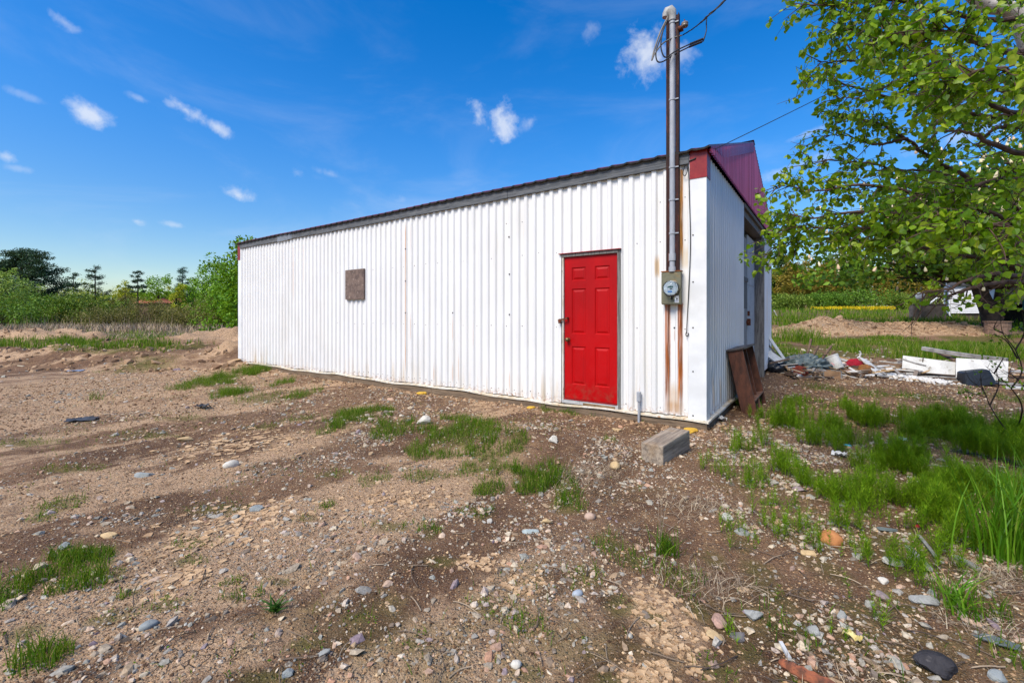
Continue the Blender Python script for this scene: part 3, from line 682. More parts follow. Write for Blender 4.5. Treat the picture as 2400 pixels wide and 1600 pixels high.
for k, (pts, r) in enumerate([([ctop(300,200), ctop(255,330), ctop(215,450), ctop(225,535), ctop(275,540), ctop(370,480), ctop(505,412)], .0085),
                              ([ctop(305,195), ctop(262,300), ctop(245,420), ctop(265,505), ctop(300,520), ctop(380,465), ctop(500,408)], .0085)]):
    pts = [p + np.array([0, -.05 * k, 0]) for p in pts]
    m.tube(spline(pts, 50), r, 8)
    e = pts[-1]; t = (ctop(615,368) - ctop(505,412)); m.tube([e, e + t], .014, 8)
    m.tube(spline([e + t, ctop(630,350 + 10*k), ctop(655,270), ctop(655,200), J], 30), .0065, 8)
wobj(m, 'drip_loop', M_black, mast)
m = MB(); m.tube(spline([ctop(318,150), ctop(250,290), ctop(200,440), ctop(178,530)], 30), .010, 8); m.tube(spline([ctop(178,530), ctop(205,470), ctop(260,395), ctop(320,352), ctop(400,322), ctop(440,312)], 40), .009, 8)
wobj(m, 'neutral_wire', surf('grey_cable', L(140,134,124), L(110,106,100), 8, .6, .1), mast)
m = MB(); far = P(1900, -210, 4.6); A = P(1600, 83, 5.52)
base = spline([A, (A + J) / 2 + np.array([0, 0, -.015]), J, (J*.5 + far*.5) + np.array([0, 0, -.05]), far], 120)
sN = np.linspace(0, 1, 120)
for k in range(3):
    a = sN * 60 + k * 2.09; r = .008 * sst(.35, .5, sN) if k else .002
    m.tube(base + np.stack([r*np.cos(a), 0*a, r*np.sin(a)], 1), .006, 6)
tag(m.build('service_cable', M_black, smooth=True), 'twisted black overhead service cable running from the mast up out of view', 'cable')

meter = thing('electric_meter', 'grey green meter box with a round glass meter below the conduit mast', 'electric meter', tuple(WL(0, .357, 1.54)), ROT)
EO = (0, .357, 1.54)
M_box = surf('grey_green_enamel', L(122,120,98), L(112,108,86), 4, .5, .1, 30, c3=L(134,116,82), metal=.2)
m = MB(); m.box((-.12, .244, 1.54), (-.036, .470, 1.945)); m.box((-.125, .240, 1.55), (-.12, .474, 1.935)); mb_ = at(m, 'meter_box', M_box, meter, *EO); bevel(mb_, .004)
m = MB(); m.box((-.13, .236, 1.945), (-.036, .478, 1.957)); at(m, 'rusty_lid', surf('rusty_lid_steel', L(164,96,40), L(120,70,36), 14, .8, .3), meter, *EO)
zm = 1.737
m = MB(); m.lathe([(.098, 0), (.098, .03), (.092, .034)], (-.125, .345, zm), (-1, 0, 0), 28); ring = at(m, 'meter_ring', surf('brushed_ring', L(150,146,138), L(120,116,108), 10, .35, .05, metal=.9), meter, *EO, smooth=False)
m = MB(); m.lathe([(.0, 0), (.078, 0), (.082, -.01)], (-.185, .345, zm), (-1, 0, 0), 28); at(m, 'meter_face', surf('pale_meter_face', L(190,200,206), L(160,172,180), 10, .4, 0), meter, *EO)
m = MB(); m.box((-.188, .315, zm + .008), (-.1855, .378, zm + .026), 0); m.box((-.188, .325, zm - .012), (-.1855, .352, zm - .002), 1); m.box((-.188, .325, zm - .05), (-.1855, .375, zm - .03), 2); at(m, 'meter_display', [surf('lcd_green', L(70,104,96), L(60,92,86), 10, .3, 0), M_screw, surf('blue_tag', L(70,130,190), L(60,110,170), 10, .5, 0)], meter, *EO)
T = NT('meter_glass'); T.set(base=(.9,.95,.97,1), rough=.04); T.b.inputs['Transmission Weight'].default_value = 1; T.b.inputs['IOR'].default_value = 1.15
m = MB(); m.lathe([(.092, .034), (.091, .085), (.084, .10), (.0, .104)], (-.125, .345, zm), (-1, 0, 0), 28); at(m, 'meter_glass', T.m, meter, *EO, smooth=True)
m = MB(); m.tube([(-.15, .345, zm - .09), (-.15, .345, zm - .13)], .008, 8); m.box((-.14, .335, zm - .135), (-.125, .357, zm - .115)); at(m, 'seal_tag', M_screw, meter, *EO)
m = MB(); m.box((-.1275, .262, 1.562), (-.1252, .312, 1.648), 0); m.box((-.1285, .276, 1.598), (-.1276, .291, 1.618), 1); m.box((-.1285, .297, 1.632), (-.1276, .304, 1.640), 1); m.box((-.1285, .270, 1.572), (-.1276, .304, 1.577), 2); m.box((-.1285, .270, 1.583), (-.1276, .300, 1.587), 2)
at(m, 'warning_sticker', [M_white, M_screw, surf('blue_ink', L(90,100,150), L(80,90,140), 10, .6, 0)], meter, *EO)
m = MB(); m.box((-.09, .2435, 1.66), (-.05, .2422, 1.92)); at(m, 'side_label', surf('faded_label', L(150,150,136), L(120,120,108), 40, .7, 0), meter, *EO)

# loose thin wire and the telephone line from the shed corner
cw = lambda px, py: WL(-.05, U(px, -.05), Zw(py, -.05, U(px, -.05)))
m = MB(); m.tube(spline([cw(1612,378), cw(1604,392), cw(1601,408), cw(1606,412), cw(1611,400), cw(1612,384), cw(1614,400), cw(1616,470), cw(1618,560), cw(1616,640), cw(1611,740), cw(1609,782)], 90), .0055, 6)
m.tube(spline([cw(1609,778), cw(1607.5,784), cw(1610,788), cw(1613,785), cw(1613,780)], 14), .006, 6)
tag(m.build('hanging_wire', M_black, smooth=True), 'thin black wire hanging loose down the white wall with a hook at its end', 'wire')
m = MB(); a = WL(-.05, .09, Zw(372, -.05, .09)); b = P(2326, 4, 7.5); d_ = b - a; c = a + d_ * 1.6
q = np.linspace(0, 1, 60)[:, None]; line = a + (c - a) * q; line[:, 2] -= (.10 * 4 * q * (1 - q))[:, 0]
m.tube(line, .0055, 6); m.tube([cw(1612, 379), cw(1619, 376), a, a + d_ * .012], .009, 6, 0)
tag(m.build('telephone_wire', M_black, smooth=True), 'thin black overhead wire slanting up from the red shed corner into the birch', 'wire')
# ground rod conduit stub
u_s = U(1499, -.06)
m = MB(); m.tube([(-.085, u_s, -.12), (-.085, u_s, .31)], .0165, 12); g0 = WL(-.085, u_s, -.1)
stub = thing('conduit_stub', 'short grey conduit with a fitting sticking out of the dirt beside the red door', 'conduit', tuple(WL(-.085, u_s, 0)), ROT)
at(m, 'pipe', M_cond, stub, -.085, u_s, 0)
m = MB(); m.box((-.11, u_s - .022, .29), (-.062, u_s + .022, .415)); m.box((-.113, u_s - .016, .30), (-.11, u_s + .016, .405)); m.box((-.062, u_s - .014, .35), (-.03, u_s + .014, .38)); bevel(at(m, 'fitting', M_cond, stub, -.085, u_s, 0), .008, 3)
# ================================================================= LOOSE THINGS
def frame(ax, up=(0, 0, 1)):
    ax = np.asarray(ax, float); ax /= np.linalg.norm(ax); s = np.cross(up, ax); s /= np.linalg.norm(s); u = np.cross(ax, s); return ax, s, u
def bar(mb, p, q, w, t, up=(0, 0, 1), mat=0, roll=0., nseg=1, warp=0.):
    """a board from p to q, width w sideways, thickness t upwards"""
    ax, s, u = frame(np.asarray(q) - np.asarray(p), up)
    c, sn = math.cos(roll), math.sin(roll); s, u = s*c + u*sn, u*c - s*sn
    vs = []; n = nseg + 1
    for i in range(n):
        f = i / nseg; o = np.asarray(p) * (1-f) + np.asarray(q) * f + u * warp * math.sin(f * math.pi)
        for a, b in ((-1,-1),(1,-1),(1,1),(-1,1)): vs.append(o + s*a*w/2 + u*b*t/2)
    fs = [(0,1,2,3)[::-1], tuple(4*(n-1) + k for k in range(4))]
    for i in range(n-1):
        for k in range(4): fs.append((4*i+k, 4*i+(k+1)%4, 4*i+4+(k+1)%4, 4*i+4+k))
    mb.add(vs, fs, mat)
def solo(name, mb, m, label, cat, group=None, bev=0., **k):
    o = tag(mb.build(name, m, **k), label, cat, group)
    if bev: bevel(o, bev)
    return o
def woodl(name, a, b, c=None, sc=6.): # grain follows longest axis poorly on tilted boards, so use fine isotropic wear
    return surf(name, a, b, sc, .85, .5, 60, c3=c, spec=.2)
W_grey = woodl('grey_board_wood', L(168,164,158), L(126,122,118), L(94,90,86))
W_brown = woodl('brown_board_wood', L(136,112,90), L(104,84,68), L(76,60,50))
W_dark = woodl('dark_board_wood', L(84,66,54), L(60,48,42), L(42,36,32))
W_tan = woodl('tan_board_wood', L(196,164,122), L(166,134,96), L(120,96,70))
W_white = surf('white_painted_board', L(216,215,210), L(184,183,176), 3, .65, .2, 40, c3=L(140,132,118))
W_whited = surf('dirty_white_board', L(214,212,206), L(182,178,170), 6, .7, .3, 40, c3=L(140,132,122))

# squared timber offcut
bp = [np.array([1.345, 4.0]), np.array([1.215, 4.165]), np.array([1.800, 4.53]), np.array([1.67, 4.695])]
T = NT('weathered_timber'); v = T.obj(); c_, s_ = .663, .749
along = T.n('ShaderNodeVectorRotate', {'Vector': v, 'Angle': -math.atan2(.53, .455)}, rotation_type='Z_AXIS')
g = T.noise(T.scaled(along, (2.2, 26, 26)), 1., 6, .65); g2 = T.noise(T.scaled(along, (6, 90, 90)), 1., 4)
col = T.mix(T.mapr(g, .3, .7), L(176,160,140), L(116,104,92)); col = T.mix(T.mapr(g2, .55, .75, 0, .7), col, L(62,56,52)); col = T.mix(T.mapr(T.noise(v, 7, 4), .5, .7, 0, .5), col, L(146,120,90))
T.set(base=col, rough=.9, spec=.15, normal=T.bump(T.math('ADD', g, g2), .5, .006))
m = MB(); z0 = float(H(1.5, 4.35)) - .035
A_ = np.array([*bp[0], z0]); B_ = np.array([*bp[2], z0 + .01])
mid = np.array([*(bp[1] - bp[0]), 0]) / 2
bar(m, A_ + mid + np.array([0, 0, .10]), B_ + mid + np.array([0, 0, .10]), np.linalg.norm(bp[1] - bp[0]), .215, nseg=6, warp=.004)
block = solo('timber_block', m, T.m, 'short squared block of weathered grey timber lying on the dirt before the shed corner', 'timber block', bev=.012)

# leaning open case against the gable
cab = thing('wooden_case', 'dark brown open wooden case leaning against the gable wall', 'case', (3.40, 6.30, 0))
M_cab = surf('dark_stained_wood', L(104,62,44), L(74,44,32), 6, .6, .3, 40, c3=L(58,36,28), stretch=(3, 3, 1))
M_cabin = surf('worn_case_inside', L(136,100,78), L(104,74,58), 6, .7, .3, 40, c3=L(78,56,44))
tilt = math.radians(12)
R3 = np.stack([np.array([.5794, .815, 0]), np.array([.815*math.cos(tilt), -.5794*math.cos(tilt), math.sin(tilt)]), np.array([-.815*math.sin(tilt), .5794*math.sin(tilt), math.cos(tilt)])], 1)
cb = np.array([3.27, 6.32, -.06 + float(Hc(3.3, 6.4))])
MC = np.eye(4); MC[:3, :3] = R3; MC[:3, 3] = cb
hh, dd, ll = .95, .20, 1.04          # height, depth (towards its open front), length along the wall
def cpart(name, lo, hi, mt, lab=None):
    m = MB(); m.box(lo, hi, 0, MC); o = m.build(name, mt, cab); bevel(o, .004); 
    return o
cpart('side_panel', (0, 0, 0), (.022, dd, hh), M_cab); cpart('side_panel', (ll - .022, 0, 0), (ll, dd, hh), M_cab)
cpart('back_panel', (.022, 0, 0), (ll - .022, .012, hh), M_cabin)
cpart('bottom_board', (.022, .012, 0), (ll - .022, dd - .003, .02), M_cabin)
cpart('top_board', (-.025, -.02, hh), (ll + .025, dd + .03, hh + .028), surf('grey_black_top', L(88,80,76), L(58,52,50), 8, .5, .2))
cpart('shelf', (.022, .012, .20), (ll - .022, dd - .004, .222), M_cabin)
cpart('divider', (ll*.45, .012, .022), (ll*.45 + .02, dd - .006, .198), M_cabin)
for k in (.33, .62): cpart('upright', (ll*k, .012, .224), (ll*k + .03, dd*.75, hh - .002), M_cab)

# yellow foam lumps under the sill
for px, py, s, lab in [(989, 925, .09, 'yellow foam lump wedged under the middle of the long sill'), (1245, 957, .06, 'thin yellow foam scrap under the sill left of the red door'), (1618, 1012, .085, 'flat yellow foam pad under the front corner of the shed'), (1765, 900, .06, 'small yellow scrap on the dirt behind the leaning case')]:
    g = G(px, py); m = MB(); a = rng.normal(size=(40, 3)); a /= np.linalg.norm(a, axis=1)[:, None]
    k = 10; th = np.arange(k) * 2*math.pi/k
    for lv, rr in ((0, 1.), (.45, 1.05), (.8, .8)):
        pass
    prof = []
    vs = []
    for lv, rr in ((-.1, 1.), (.25, 1.08), (.5, .85)):
        r = s * rr * (1 + .25 * (rng.random(k) - .5)); vs.append(np.stack([g[0] + r*np.cos(th), g[1] + .7*r*np.sin(th), np.full(k, g[2] + lv * s * .9)], 1))
    vs = np.concatenate(vs); fs = [(i*k+j, i*k+(j+1)%k, (i+1)*k+(j+1)%k, (i+1)*k+j) for i in range(2) for j in range(k)] + [tuple(2*k + j for j in range(k))]
    m.add(vs, fs); solo('foam_scrap', m, M_foam, lab, 'foam scrap')

# ------------------------------------------------------------------ the heap of demolition scrap, right
DX = lambda x, y, Y: P(1780 + x/3.793, 760 + y/3.793, Y)          # measured on an enlargement
def plank(label, a, b, w, t, mt, name='plank', cat='plank', group=None, roll=0., warp=0.):
    m = MB(); bar(m, DX(*a), DX(*b), w, t, nseg=5, warp=warp, roll=roll)
    return solo(name, m, mt, label, cat, group, .003)
SG = 'scrap boards in the demolition heap'
plank('long white pole leaning on the far end of the gable wall', (40,50,11.2), (268,378,10.75), .07, .03, W_white, 'pole', 'pole', roll=.6)
m = MB(); bar(m, DX(52,150,11.15), DX(55,330,11.1), .035, .035); bar(m, DX(52,150,11.15), DX(185,310,10.95), .035, .035); bar(m, DX(55,325,11.1), DX(185,312,10.95), .03, .03)
solo('metal_bracket', m, surf('grey_bracket_metal', L(120,118,116), L(88,84,82), 10, .6, .2), 'grey triangular metal bracket standing against the gable wall end', 'bracket')
m = MB(); bar(m, DX(68,252,11.0), DX(200,345,10.7), .20, .05, roll=.5); solo('gutter_piece', m, W_white, 'fallen white gutter piece below the triangular bracket', 'gutter')
def blob(label, name, cat, cx, cy, Y, rx, ry, rz, mt, seed, crumple=.35, bev=0, n=(26, 40)):
    m = MB(); c = DX(cx, cy, Y); c[2] = max(c[2], 0)
    c[2] = float(H(c[0], c[1])) + rz * .45
    th = np.linspace(0, math.pi, n[0]); ph = np.linspace(0, 2*math.pi, n[1], endpoint=False)
    TH, PH_ = np.meshgrid(th, ph, indexing='ij'); d = np.stack([np.sin(TH)*np.cos(PH_), np.sin(TH)*np.sin(PH_), np.cos(TH)], -1)
    k = 1 + crumple * (np.abs(fbm(d[...,0]*2.2 + seed, d[...,1]*2.2 + d[...,2]*2.9, seed, 5, .65) - .5) * -3.2 + .5)
    vs = c + d * k[..., None] * np.array([rx, ry, rz]); I = np.arange(n[0]*n[1]).reshape(n)
    f = np.stack([I[:-1].ravel(), I[1:].ravel(), np.roll(I, -1, 1)[1:].ravel(), np.roll(I, -1, 1)[:-1].ravel()], 1)
    m.add(vs.reshape(-1, 3), f); return solo(name, m, mt, label, cat, smooth=True)
M_tarp = surf('grey_green_tarp', L(112,124,124), L(84,96,96), 6, .45, .3, 30)
blob('black plastic bag lying at the foot of the gable wall', 'plastic_bag', 'bag', 150, 360, 10.8, .22, .2, .17, surf('black_bag', (.02,.022,.026,1), (.03,.032,.036,1), 6, .35, .2), 4)
plank('thin brown pole reaching from the black bag to the tarp', (95,345,10.5), (355,288,10.8), .04, .035, W_brown, 'pole', 'pole')
blob('crumpled grey green tarp over the left end of the heap', 'tarp', 'tarp', 410, 350, 10.75, .42, .3, .24, M_tarp, 11, .95, n=(44, 70))
blob('rust red sack showing under the tarp', 'sack', 'sack', 352, 385, 10.4, .17, .13, .14, surf('rust_red_cloth', L(140,58,34), L(96,40,28), 8, .9, .4, 60), 15)
blob('small white bottle lying in front of the tarp', 'bottle', 'bottle', 345, 412, 10.15, .10, .05, .05, W_white, 18, .1)
plank('dark brown board sloping down from the tarp', (405,284,11.2), (590,372,10.8), .26, .03, W_dark, 'board', 'board', SG, roll=.5)
# broken table upside down
tb = thing('broken_table', 'broken brown table upside down behind the heap with its legs in the air', 'table', tuple(DX(545, 330, 11.6) * np.array([1, 1, 0]) + np.array([0, 0, .2])))
for a, b in [((460,130,11.9), (425,272,11.7)), ((523,190,11.5), (466,300,11.4)), ((640,193,11.8), (552,312,11.6)), ((668,243,11.3), (596,318,11.2))]:
    m = MB(); bar(m, DX(*a), DX(*b), .05, .05); bevel(m.build('leg', W_brown, tb), .006)
m = MB(); bar(m, DX(458,188,11.8), DX(622,272,11.5), .03, .03); m.build('stretcher', W_brown, tb)
m = MB(); bar(m, DX(400,318,11.7), DX(640,330,11.5), .75, .04); m.build('table_top', W_dark, tb)
# pail
pail = thing('paint_pail', 'white plastic pail tipped over behind the tan crate', 'pail', tuple(DX(668, 372, 10.6)))
a, b = DX(635,330,10.65), DX(700,372,10.45)
m = MB(); m.lathe([(.0, 0), (.125, 0), (.145, .30), (.152, .30), (.152, .33), (.138, .33), (.12, .02), (0, .02)], DX(700,392,10.6), (a - b) * np.array([1, 1, 1.]) + np.array([-.05, -.1, .16]), 24); m.build('bucket', W_white, pail, smooth=False)
m = MB(); bar(m, DX(640,340,10.42), DX(664,362,10.36), .05, .004); m.build('faded_label', surf('red_print_label', L(206,170,160), L(196,120,112), 20, .6, 0), pail)
# crate
cr = thing('wooden_crate', 'tan wooden crate standing at the front of the heap', 'crate', tuple(DX(655, 440, 10.1)))
x0, x1 = DX(580,440,10.05), DX(722,437,10.05)
e = x1 - x0; e[2] = 0; le = np.linalg.norm(e); ang = math.atan2(e[1], e[0]); MC = np.array(Matrix.Translation((x0[0], x0[1], float(H(x0[0], x0[1])) - .01)) @ Matrix.Rotation(ang, 4, 'Z'))
hc = .165; W_crate = woodl('crate_wood', L(176,140,104), L(146,114,84), L(112,88,66))
for nm, lo, hi in [('front_board', (0, 0, 0), (le, .018, hc)), ('back_board', (0, .3, 0), (le, .318, hc)), ('end_board', (-.001, .019, .004), (.017, .299, hc)), ('end_board', (le, -.004, .0), (le + .03, .32, hc + .005)), ('bottom_board', (.018, .019, 0), (le - .001, .299, .012))]:
    m = MB(); m.box(lo, hi, 0, MC); bevel(m.build(nm, W_crate if nm != 'end_board' else W_grey, cr), .003)
blob('bright red cloth caught between the boards of the heap', 'red_cloth', 'cloth', 850, 372, 10.7, .22, .12, .20, surf('red_cloth', L(176,20,44), L(130,14,34), 8, .9, .4, 60), 23, .6)
blob('rusty orange brown bag beside the slanting white panel', 'torn_bag', 'bag', 945, 425, 10.4, .17, .13, .15, surf('orange_brown_cloth', L(140,94,48), L(92,64,38), 8, .9, .4, 60), 27, .5)
blob('small brown lump of cloth right of the tan crate', 'rag', 'rag', 790, 420, 10.4, .16, .12, .08, surf('brown_rag', L(140,110,92), L(100,80,70), 8, .9, .4, 60), 31, .5)
blob('dark rubber scrap between rag and torn bag', 'rubber_scrap', 'scrap', 855, 425, 10.55, .16, .12, .12, W_dark, 33, .5)
m = MB(); bar(m, DX(928,308,10.75), DX(1098,472,10.0), .24, .028, roll=-.45); solo('loose_board', m, W_white, 'narrow white panel propped diagonally in the middle of the heap', 'panel', None, .003)
for lab, a, b, w, t, mt in [
    ('long whitish board sloping right above the red cloth', (655,288,11.3), (1000,402,10.5), .09, .03, W_whited),
    ('thin bare batten lying beside the long whitish board', (690,285,11.4), (985,372,10.9), .04, .03, W_tan),
    ('short white board behind the pail', (505,318,11.4), (690,322,11.2), .10, .03, W_whited),
    ('pale board running from the pail to the red cloth', (715,360,10.7), (850,345,10.8), .10, .03, W_grey),
    ('brown beam stretching from the diagonal panel to the white slabs', (1010,352,11.0), (1518,378,10.5), .10, .075, W_brown),
    ('orange tan board under the brown beam', (1245,398,10.6), (1605,398,10.2), .10, .03, W_tan),
    ('grey metal strip slanting at the front of the heap', (1088,440,10.2), (1250,388,10.6), .20, .012, surf('grey_sheet_strip', L(150,154,160), L(120,124,130), 6, .5, .1)),
    ('thin brown batten reaching to the black tub', (1540,408,10.3), (1805,428,9.85), .045, .04, W_brown),
    ('short pale stick crossing the batten', (1438,432,10.2), (1615,376,10.1), .03, .03, W_tan),
    ('white board low at the front of the heap', (1190,440,10.2), (1365,436,10.1), .12, .03, W_whited),
    ('grey board under the white board', (1200,458,10.0), (1380,450,9.95), .14, .03, W_grey),
    ('dark board below the orange tan board', (1150,418,10.35), (1430,412,10.3), .16, .04, W_dark),
    ('wide weathered plank lying flat before the white slabs', (1370,462,9.95), (1815,482,9.5), .30, .03, W_grey),
    ('narrow grey plank along the front edge of the heap', (1420,490,9.7), (1850,500,9.35), .16, .03, W_grey),
    ('long brown edged plank at the lower right of the heap', (1630,512,9.45), (2035,522,9.1), .12, .035, W_brown),
    ('weathered plank running off right beyond the black tub', (2080,518,9.2), (2420,532,8.9), .22, .03, W_grey),
    ('whitish plank on the ground right of the heap', (2180,562,8.6), (2420,572,8.4), .14, .03, W_whited),
    ('rust brown board slanting down at the right end', (2205,332,10.3), (2420,430,9.9), .12, .03, W_brown),
    ('grey board behind the right end of the white slabs', (2230,418,10.0), (2420,432,9.8), .20, .03, W_grey),
    ('pale bent slat right of the white slabs', (2232,450,9.9), (2400,455,9.8), .08, .02, W_tan),
    ('short grey batten crossing the left white slab', (1270,308,10.28), (1480,368,9.93), .045, .03, W_grey),
    ('white strip lying behind the diagonal panel', (1098,328,11.4), (1240,345,11.0), .10, .02, W_white),
    ('small white board left of the white slabs', (1030,378,10.8), (1190,372,10.8), .12, .03, W_whited),
    ('short splintered stick by the foot of the white pole', (232,372,10.6), (262,408,10.2), .05, .03, W_tan),
    ('dark lath at the left front of the heap', (385,392,10.3), (460,425,10.1), .04, .02, W_dark)]:
    plank(lab, a, b, w, t, mt, 'plank' if 'plank' in lab else 'board', 'plank' if 'plank' in lab else 'board', SG, warp=random.uniform(-.015, .015), roll=random.uniform(-.15, .15))
# two big white slabs
def slab(label, tl, tr, br, bl, th):
    p = [DX(*q) for q in (tl, tr, br, bl)]; n = np.cross(p[1] - p[0], p[3] - p[0]); n /= np.linalg.norm(n)
    m = MB(); q = [a + (-n if n[1] < 0 else n) * th for a in p]; m.add(p + q, [(0,1,2,3), (7,6,5,4), (0,4,5,1), (1,5,6,2), (2,6,7,3), (3,7,4,0)])
    return m
rt = thing('white_slab', 'large white slab with a seam standing on edge at the left', 'slab', tuple(DX(1500, 440, 10.4)))
sl = slab('', (1275,275,10.55), (1748,336,9.95), (1740,450,9.85), (1265,415,10.45), .05).build('slab_panel', W_white, rt); bevel(sl, .006)
m = MB(); bar(m, DX(1455,298,10.30), DX(1452,335,10.28), .02, .008, up=(0, 1, 0)); m.build('seam', W_dark, rt)
sl = slab('', (1748,297,9.95), (2214,326,9.45), (2208,503,9.25), (1745,478,9.75), .05); o = solo('white_slab', sl, W_white, 'largest white slab standing on edge behind the black tub', 'slab', None, .006)
m = MB(); bar(m, DX(1450,213,10.9), DX(2200,318,9.6), .12, .09, nseg=5, warp=-.02); solo('beam', m, W_grey, 'long grey beam lying across the tops of the white slabs', 'beam', None, .006)
m = MB(); bar(m, DX(1600,250,11.0), DX(1745,322,10.3), .10, .05); solo('brace', m, W_brown, 'short brown brace under the long grey beam', 'board', SG, .004)
# black tub, upside down
tub = thing('black_tub', 'black plastic tub lying tipped against the largest white slab', 'tub', tuple(DX(1910, 500, 9.2)))
c = DX(1915, 470, 9.2); c[2] = .10
m = MB(); ax = np.array([.92, -.38, 0]); sd = np.array([.38, .92, 0]); up_ = np.array([0, 0, 1.])
tl_ = -.18; up2 = up_*math.cos(tl_) + ax*math.sin(tl_); ax2 = ax*math.cos(tl_) - up_*math.sin(tl_)
def rr(hx, hy, z, n=6):
    out = []
    for sx, sy, a0 in ((1,1,0),(-1,1,90),(-1,-1,180),(1,-1,270)):
        for k in range(n):
            a = math.radians(a0 + 90*k/(n-1)); r = .07; out.append(c + ax2*(sx*(hx-r) + r*math.cos(a)) + sd*(sy*(hy-r) + r*math.sin(a)) + up2*z)
    return out
rings = [rr(.29,.20,-.10), rr(.29,.20,-.08), rr(.26,.18,-.075), rr(.22,.15,.16), rr(.20,.13,.175)]
n = len(rings[0]); vs = np.concatenate(rings); m.add(vs, [(i*n+k, i*n+(k+1)%n, (i+1)*n+(k+1)%n, (i+1)*n+k) for i in range(4) for k in range(n)] + [tuple(4*n + k for k in range(n))])
M_tub = surf('black_tub_plastic', L(40,44,52), L(30,33,40), 5, .35, .1); m.build('tub_shell', M_tub, tub)
m = MB(); m.tube([p for p in rings[0]] + [rings[0][0]], .014, 6); m.build('rim', M_tub, tub)
m = MB(); r0 = DX(1125,462,10.0); r0[2] = float(H(r0[0], r0[1])) + .05; m.lathe([(0, 0), (.05, 0), (.055, .01), (.055, .19), (.05, .2), (0, .2)], r0, (1, -.1, .02), 16)
solo('white_can', m, [W_white], 'white can lying at the foot of the diagonal panel', 'can')
m = MB(); m.tube(spline([DX(868,300,12.0), DX(892,282,12.0), DX(898,256,12.0), DX(890,238,12.0)], 14), .02, 8); solo('pipe_elbow', m, W_whited, 'curved piece of white pipe on the grass behind the heap', 'pipe', smooth=True)
W_mix = islandmat('broken_scrap', [(0, L(204,202,196)), (.25, L(150,146,140)), (.45, L(120,98,78)), (.65, L(86,68,56)), (.8, L(190,160,120)), (.92, L(226,224,218)), (1, L(110,112,116))], bump=.2)
m = MB()
for i in range(270):
    f = rng.random(); c = DX(250 + 1150*f, 400 + 40*f, 10.6 + rng.normal(0, .45)); gz_ = float(H(c[0], c[1])); c[2] = gz_ + .22*rng.random()**1.5*(1 - .4*f)
    a = rng.uniform(0, 3.14); e = rng.normal(0, .22); d = np.array([math.cos(a)*math.cos(e), math.sin(a)*math.cos(e), math.sin(e)]) * rng.uniform(.06, .6); bar(m, c - d/2, c + d/2, rng.uniform(.015, .08), rng.uniform(.006, .025), roll=rng.uniform(-.6, .6))
tag(m.build('broken_lath_debris', W_mix), 'splintered lath and broken bits tangled through the scrap heap', 'debris', kind='stuff')
# crumbled plaster, uncountable
def stones(mb, pts, sizes, flat=(.45, .75), ang=None, mat=0, jag=.35):
    t = (1 + 5 ** .5) / 2
    iv = np.array([(-1,t,0),(1,t,0),(-1,-t,0),(1,-t,0),(0,-1,t),(0,1,t),(0,-1,-t),(0,1,-t),(t,0,-1),(t,0,1),(-t,0,-1),(-t,0,1)], float); iv /= np.linalg.norm(iv[0])
    fi = np.array([(0,11,5),(0,5,1),(0,1,7),(0,7,10),(0,10,11),(1,5,9),(5,11,4),(11,10,2),(10,7,6),(7,1,8),(3,9,4),(3,4,2),(3,2,6),(3,6,8),(3,8,9),(4,9,5),(2,4,11),(6,2,10),(8,6,7),(9,8,1)])
    n = len(pts); v = iv[None] * (1 + jag * (rng.random((n, 12, 1)) - .5) * 2)
    el = np.stack([rng.uniform(.8, 1.35, n), rng.uniform(.6, 1., n), rng.uniform(flat[0], flat[1], n)], 1)
    v = v * el[:, None] * np.asarray(sizes)[:, None, None]
    a = rng.uniform(0, 6.28, n); b = rng.normal(0, .3, n)
    ca, sa, cb_, sb = np.cos(a)[:, None], np.sin(a)[:, None], np.cos(b)[:, None], np.sin(b)[:, None]
    x, y, z = v[...,0], v[...,1], v[...,2]; x, z = x*cb_ + z*sb, -x*sb + z*cb_; x, y = x*ca - y*sa, x*sa + y*ca
    v = np.stack([x, y, z], -1) + np.asarray(pts)[:, None]
    mb.add(v.reshape(-1, 3), (fi[None] + 12 * np.arange(n)[:, None, None]).reshape(-1, 3), mat)
m = MB(); n = 260; f = rng.random(n); a = DX(1260,492,9.75); b = DX(1640,522,9.35)
p = a + (b - a) * f[:, None] + rng.normal(0, .09, (n, 3)) * np.array([1, 1.6, 0]); p[:, 2] = H(p[:, 0], p[:, 1]) + rng.random(n) * .05
stones(m, p, rng.uniform(.015, .05, n) * (1 + .8 * np.exp(-((f - .5) / .12) ** 2))); tag(m.build('plaster_rubble', surf('plaster_white', L(226,222,214), L(200,194,184), 20, .9, .3)), 'white crumbled plaster spilled along the front of the scrap heap', 'rubble', kind='stuff')
m = MB(); n = 380; px = rng.uniform(1800, 2400, n); yy = rng.uniform(10.5, 15, n); p = np.stack([(px - CX)/F*yy, yy, 0*yy], 1); p[:, 2] = H(p[:,0], p[:,1]) + .02
stones(m, p, rng.uniform(.02, .07, n), (.15, .4)); 
tag(m.build('scattered_debris', islandmat('pale_debris', [(0, L(206,190,150)), (.4, L(170,160,140)), (.7, L(222,214,196)), (1, L(120,112,100))])), 'pale chips and scraps scattered in the grass behind the heap', 'debris', kind='stuff')

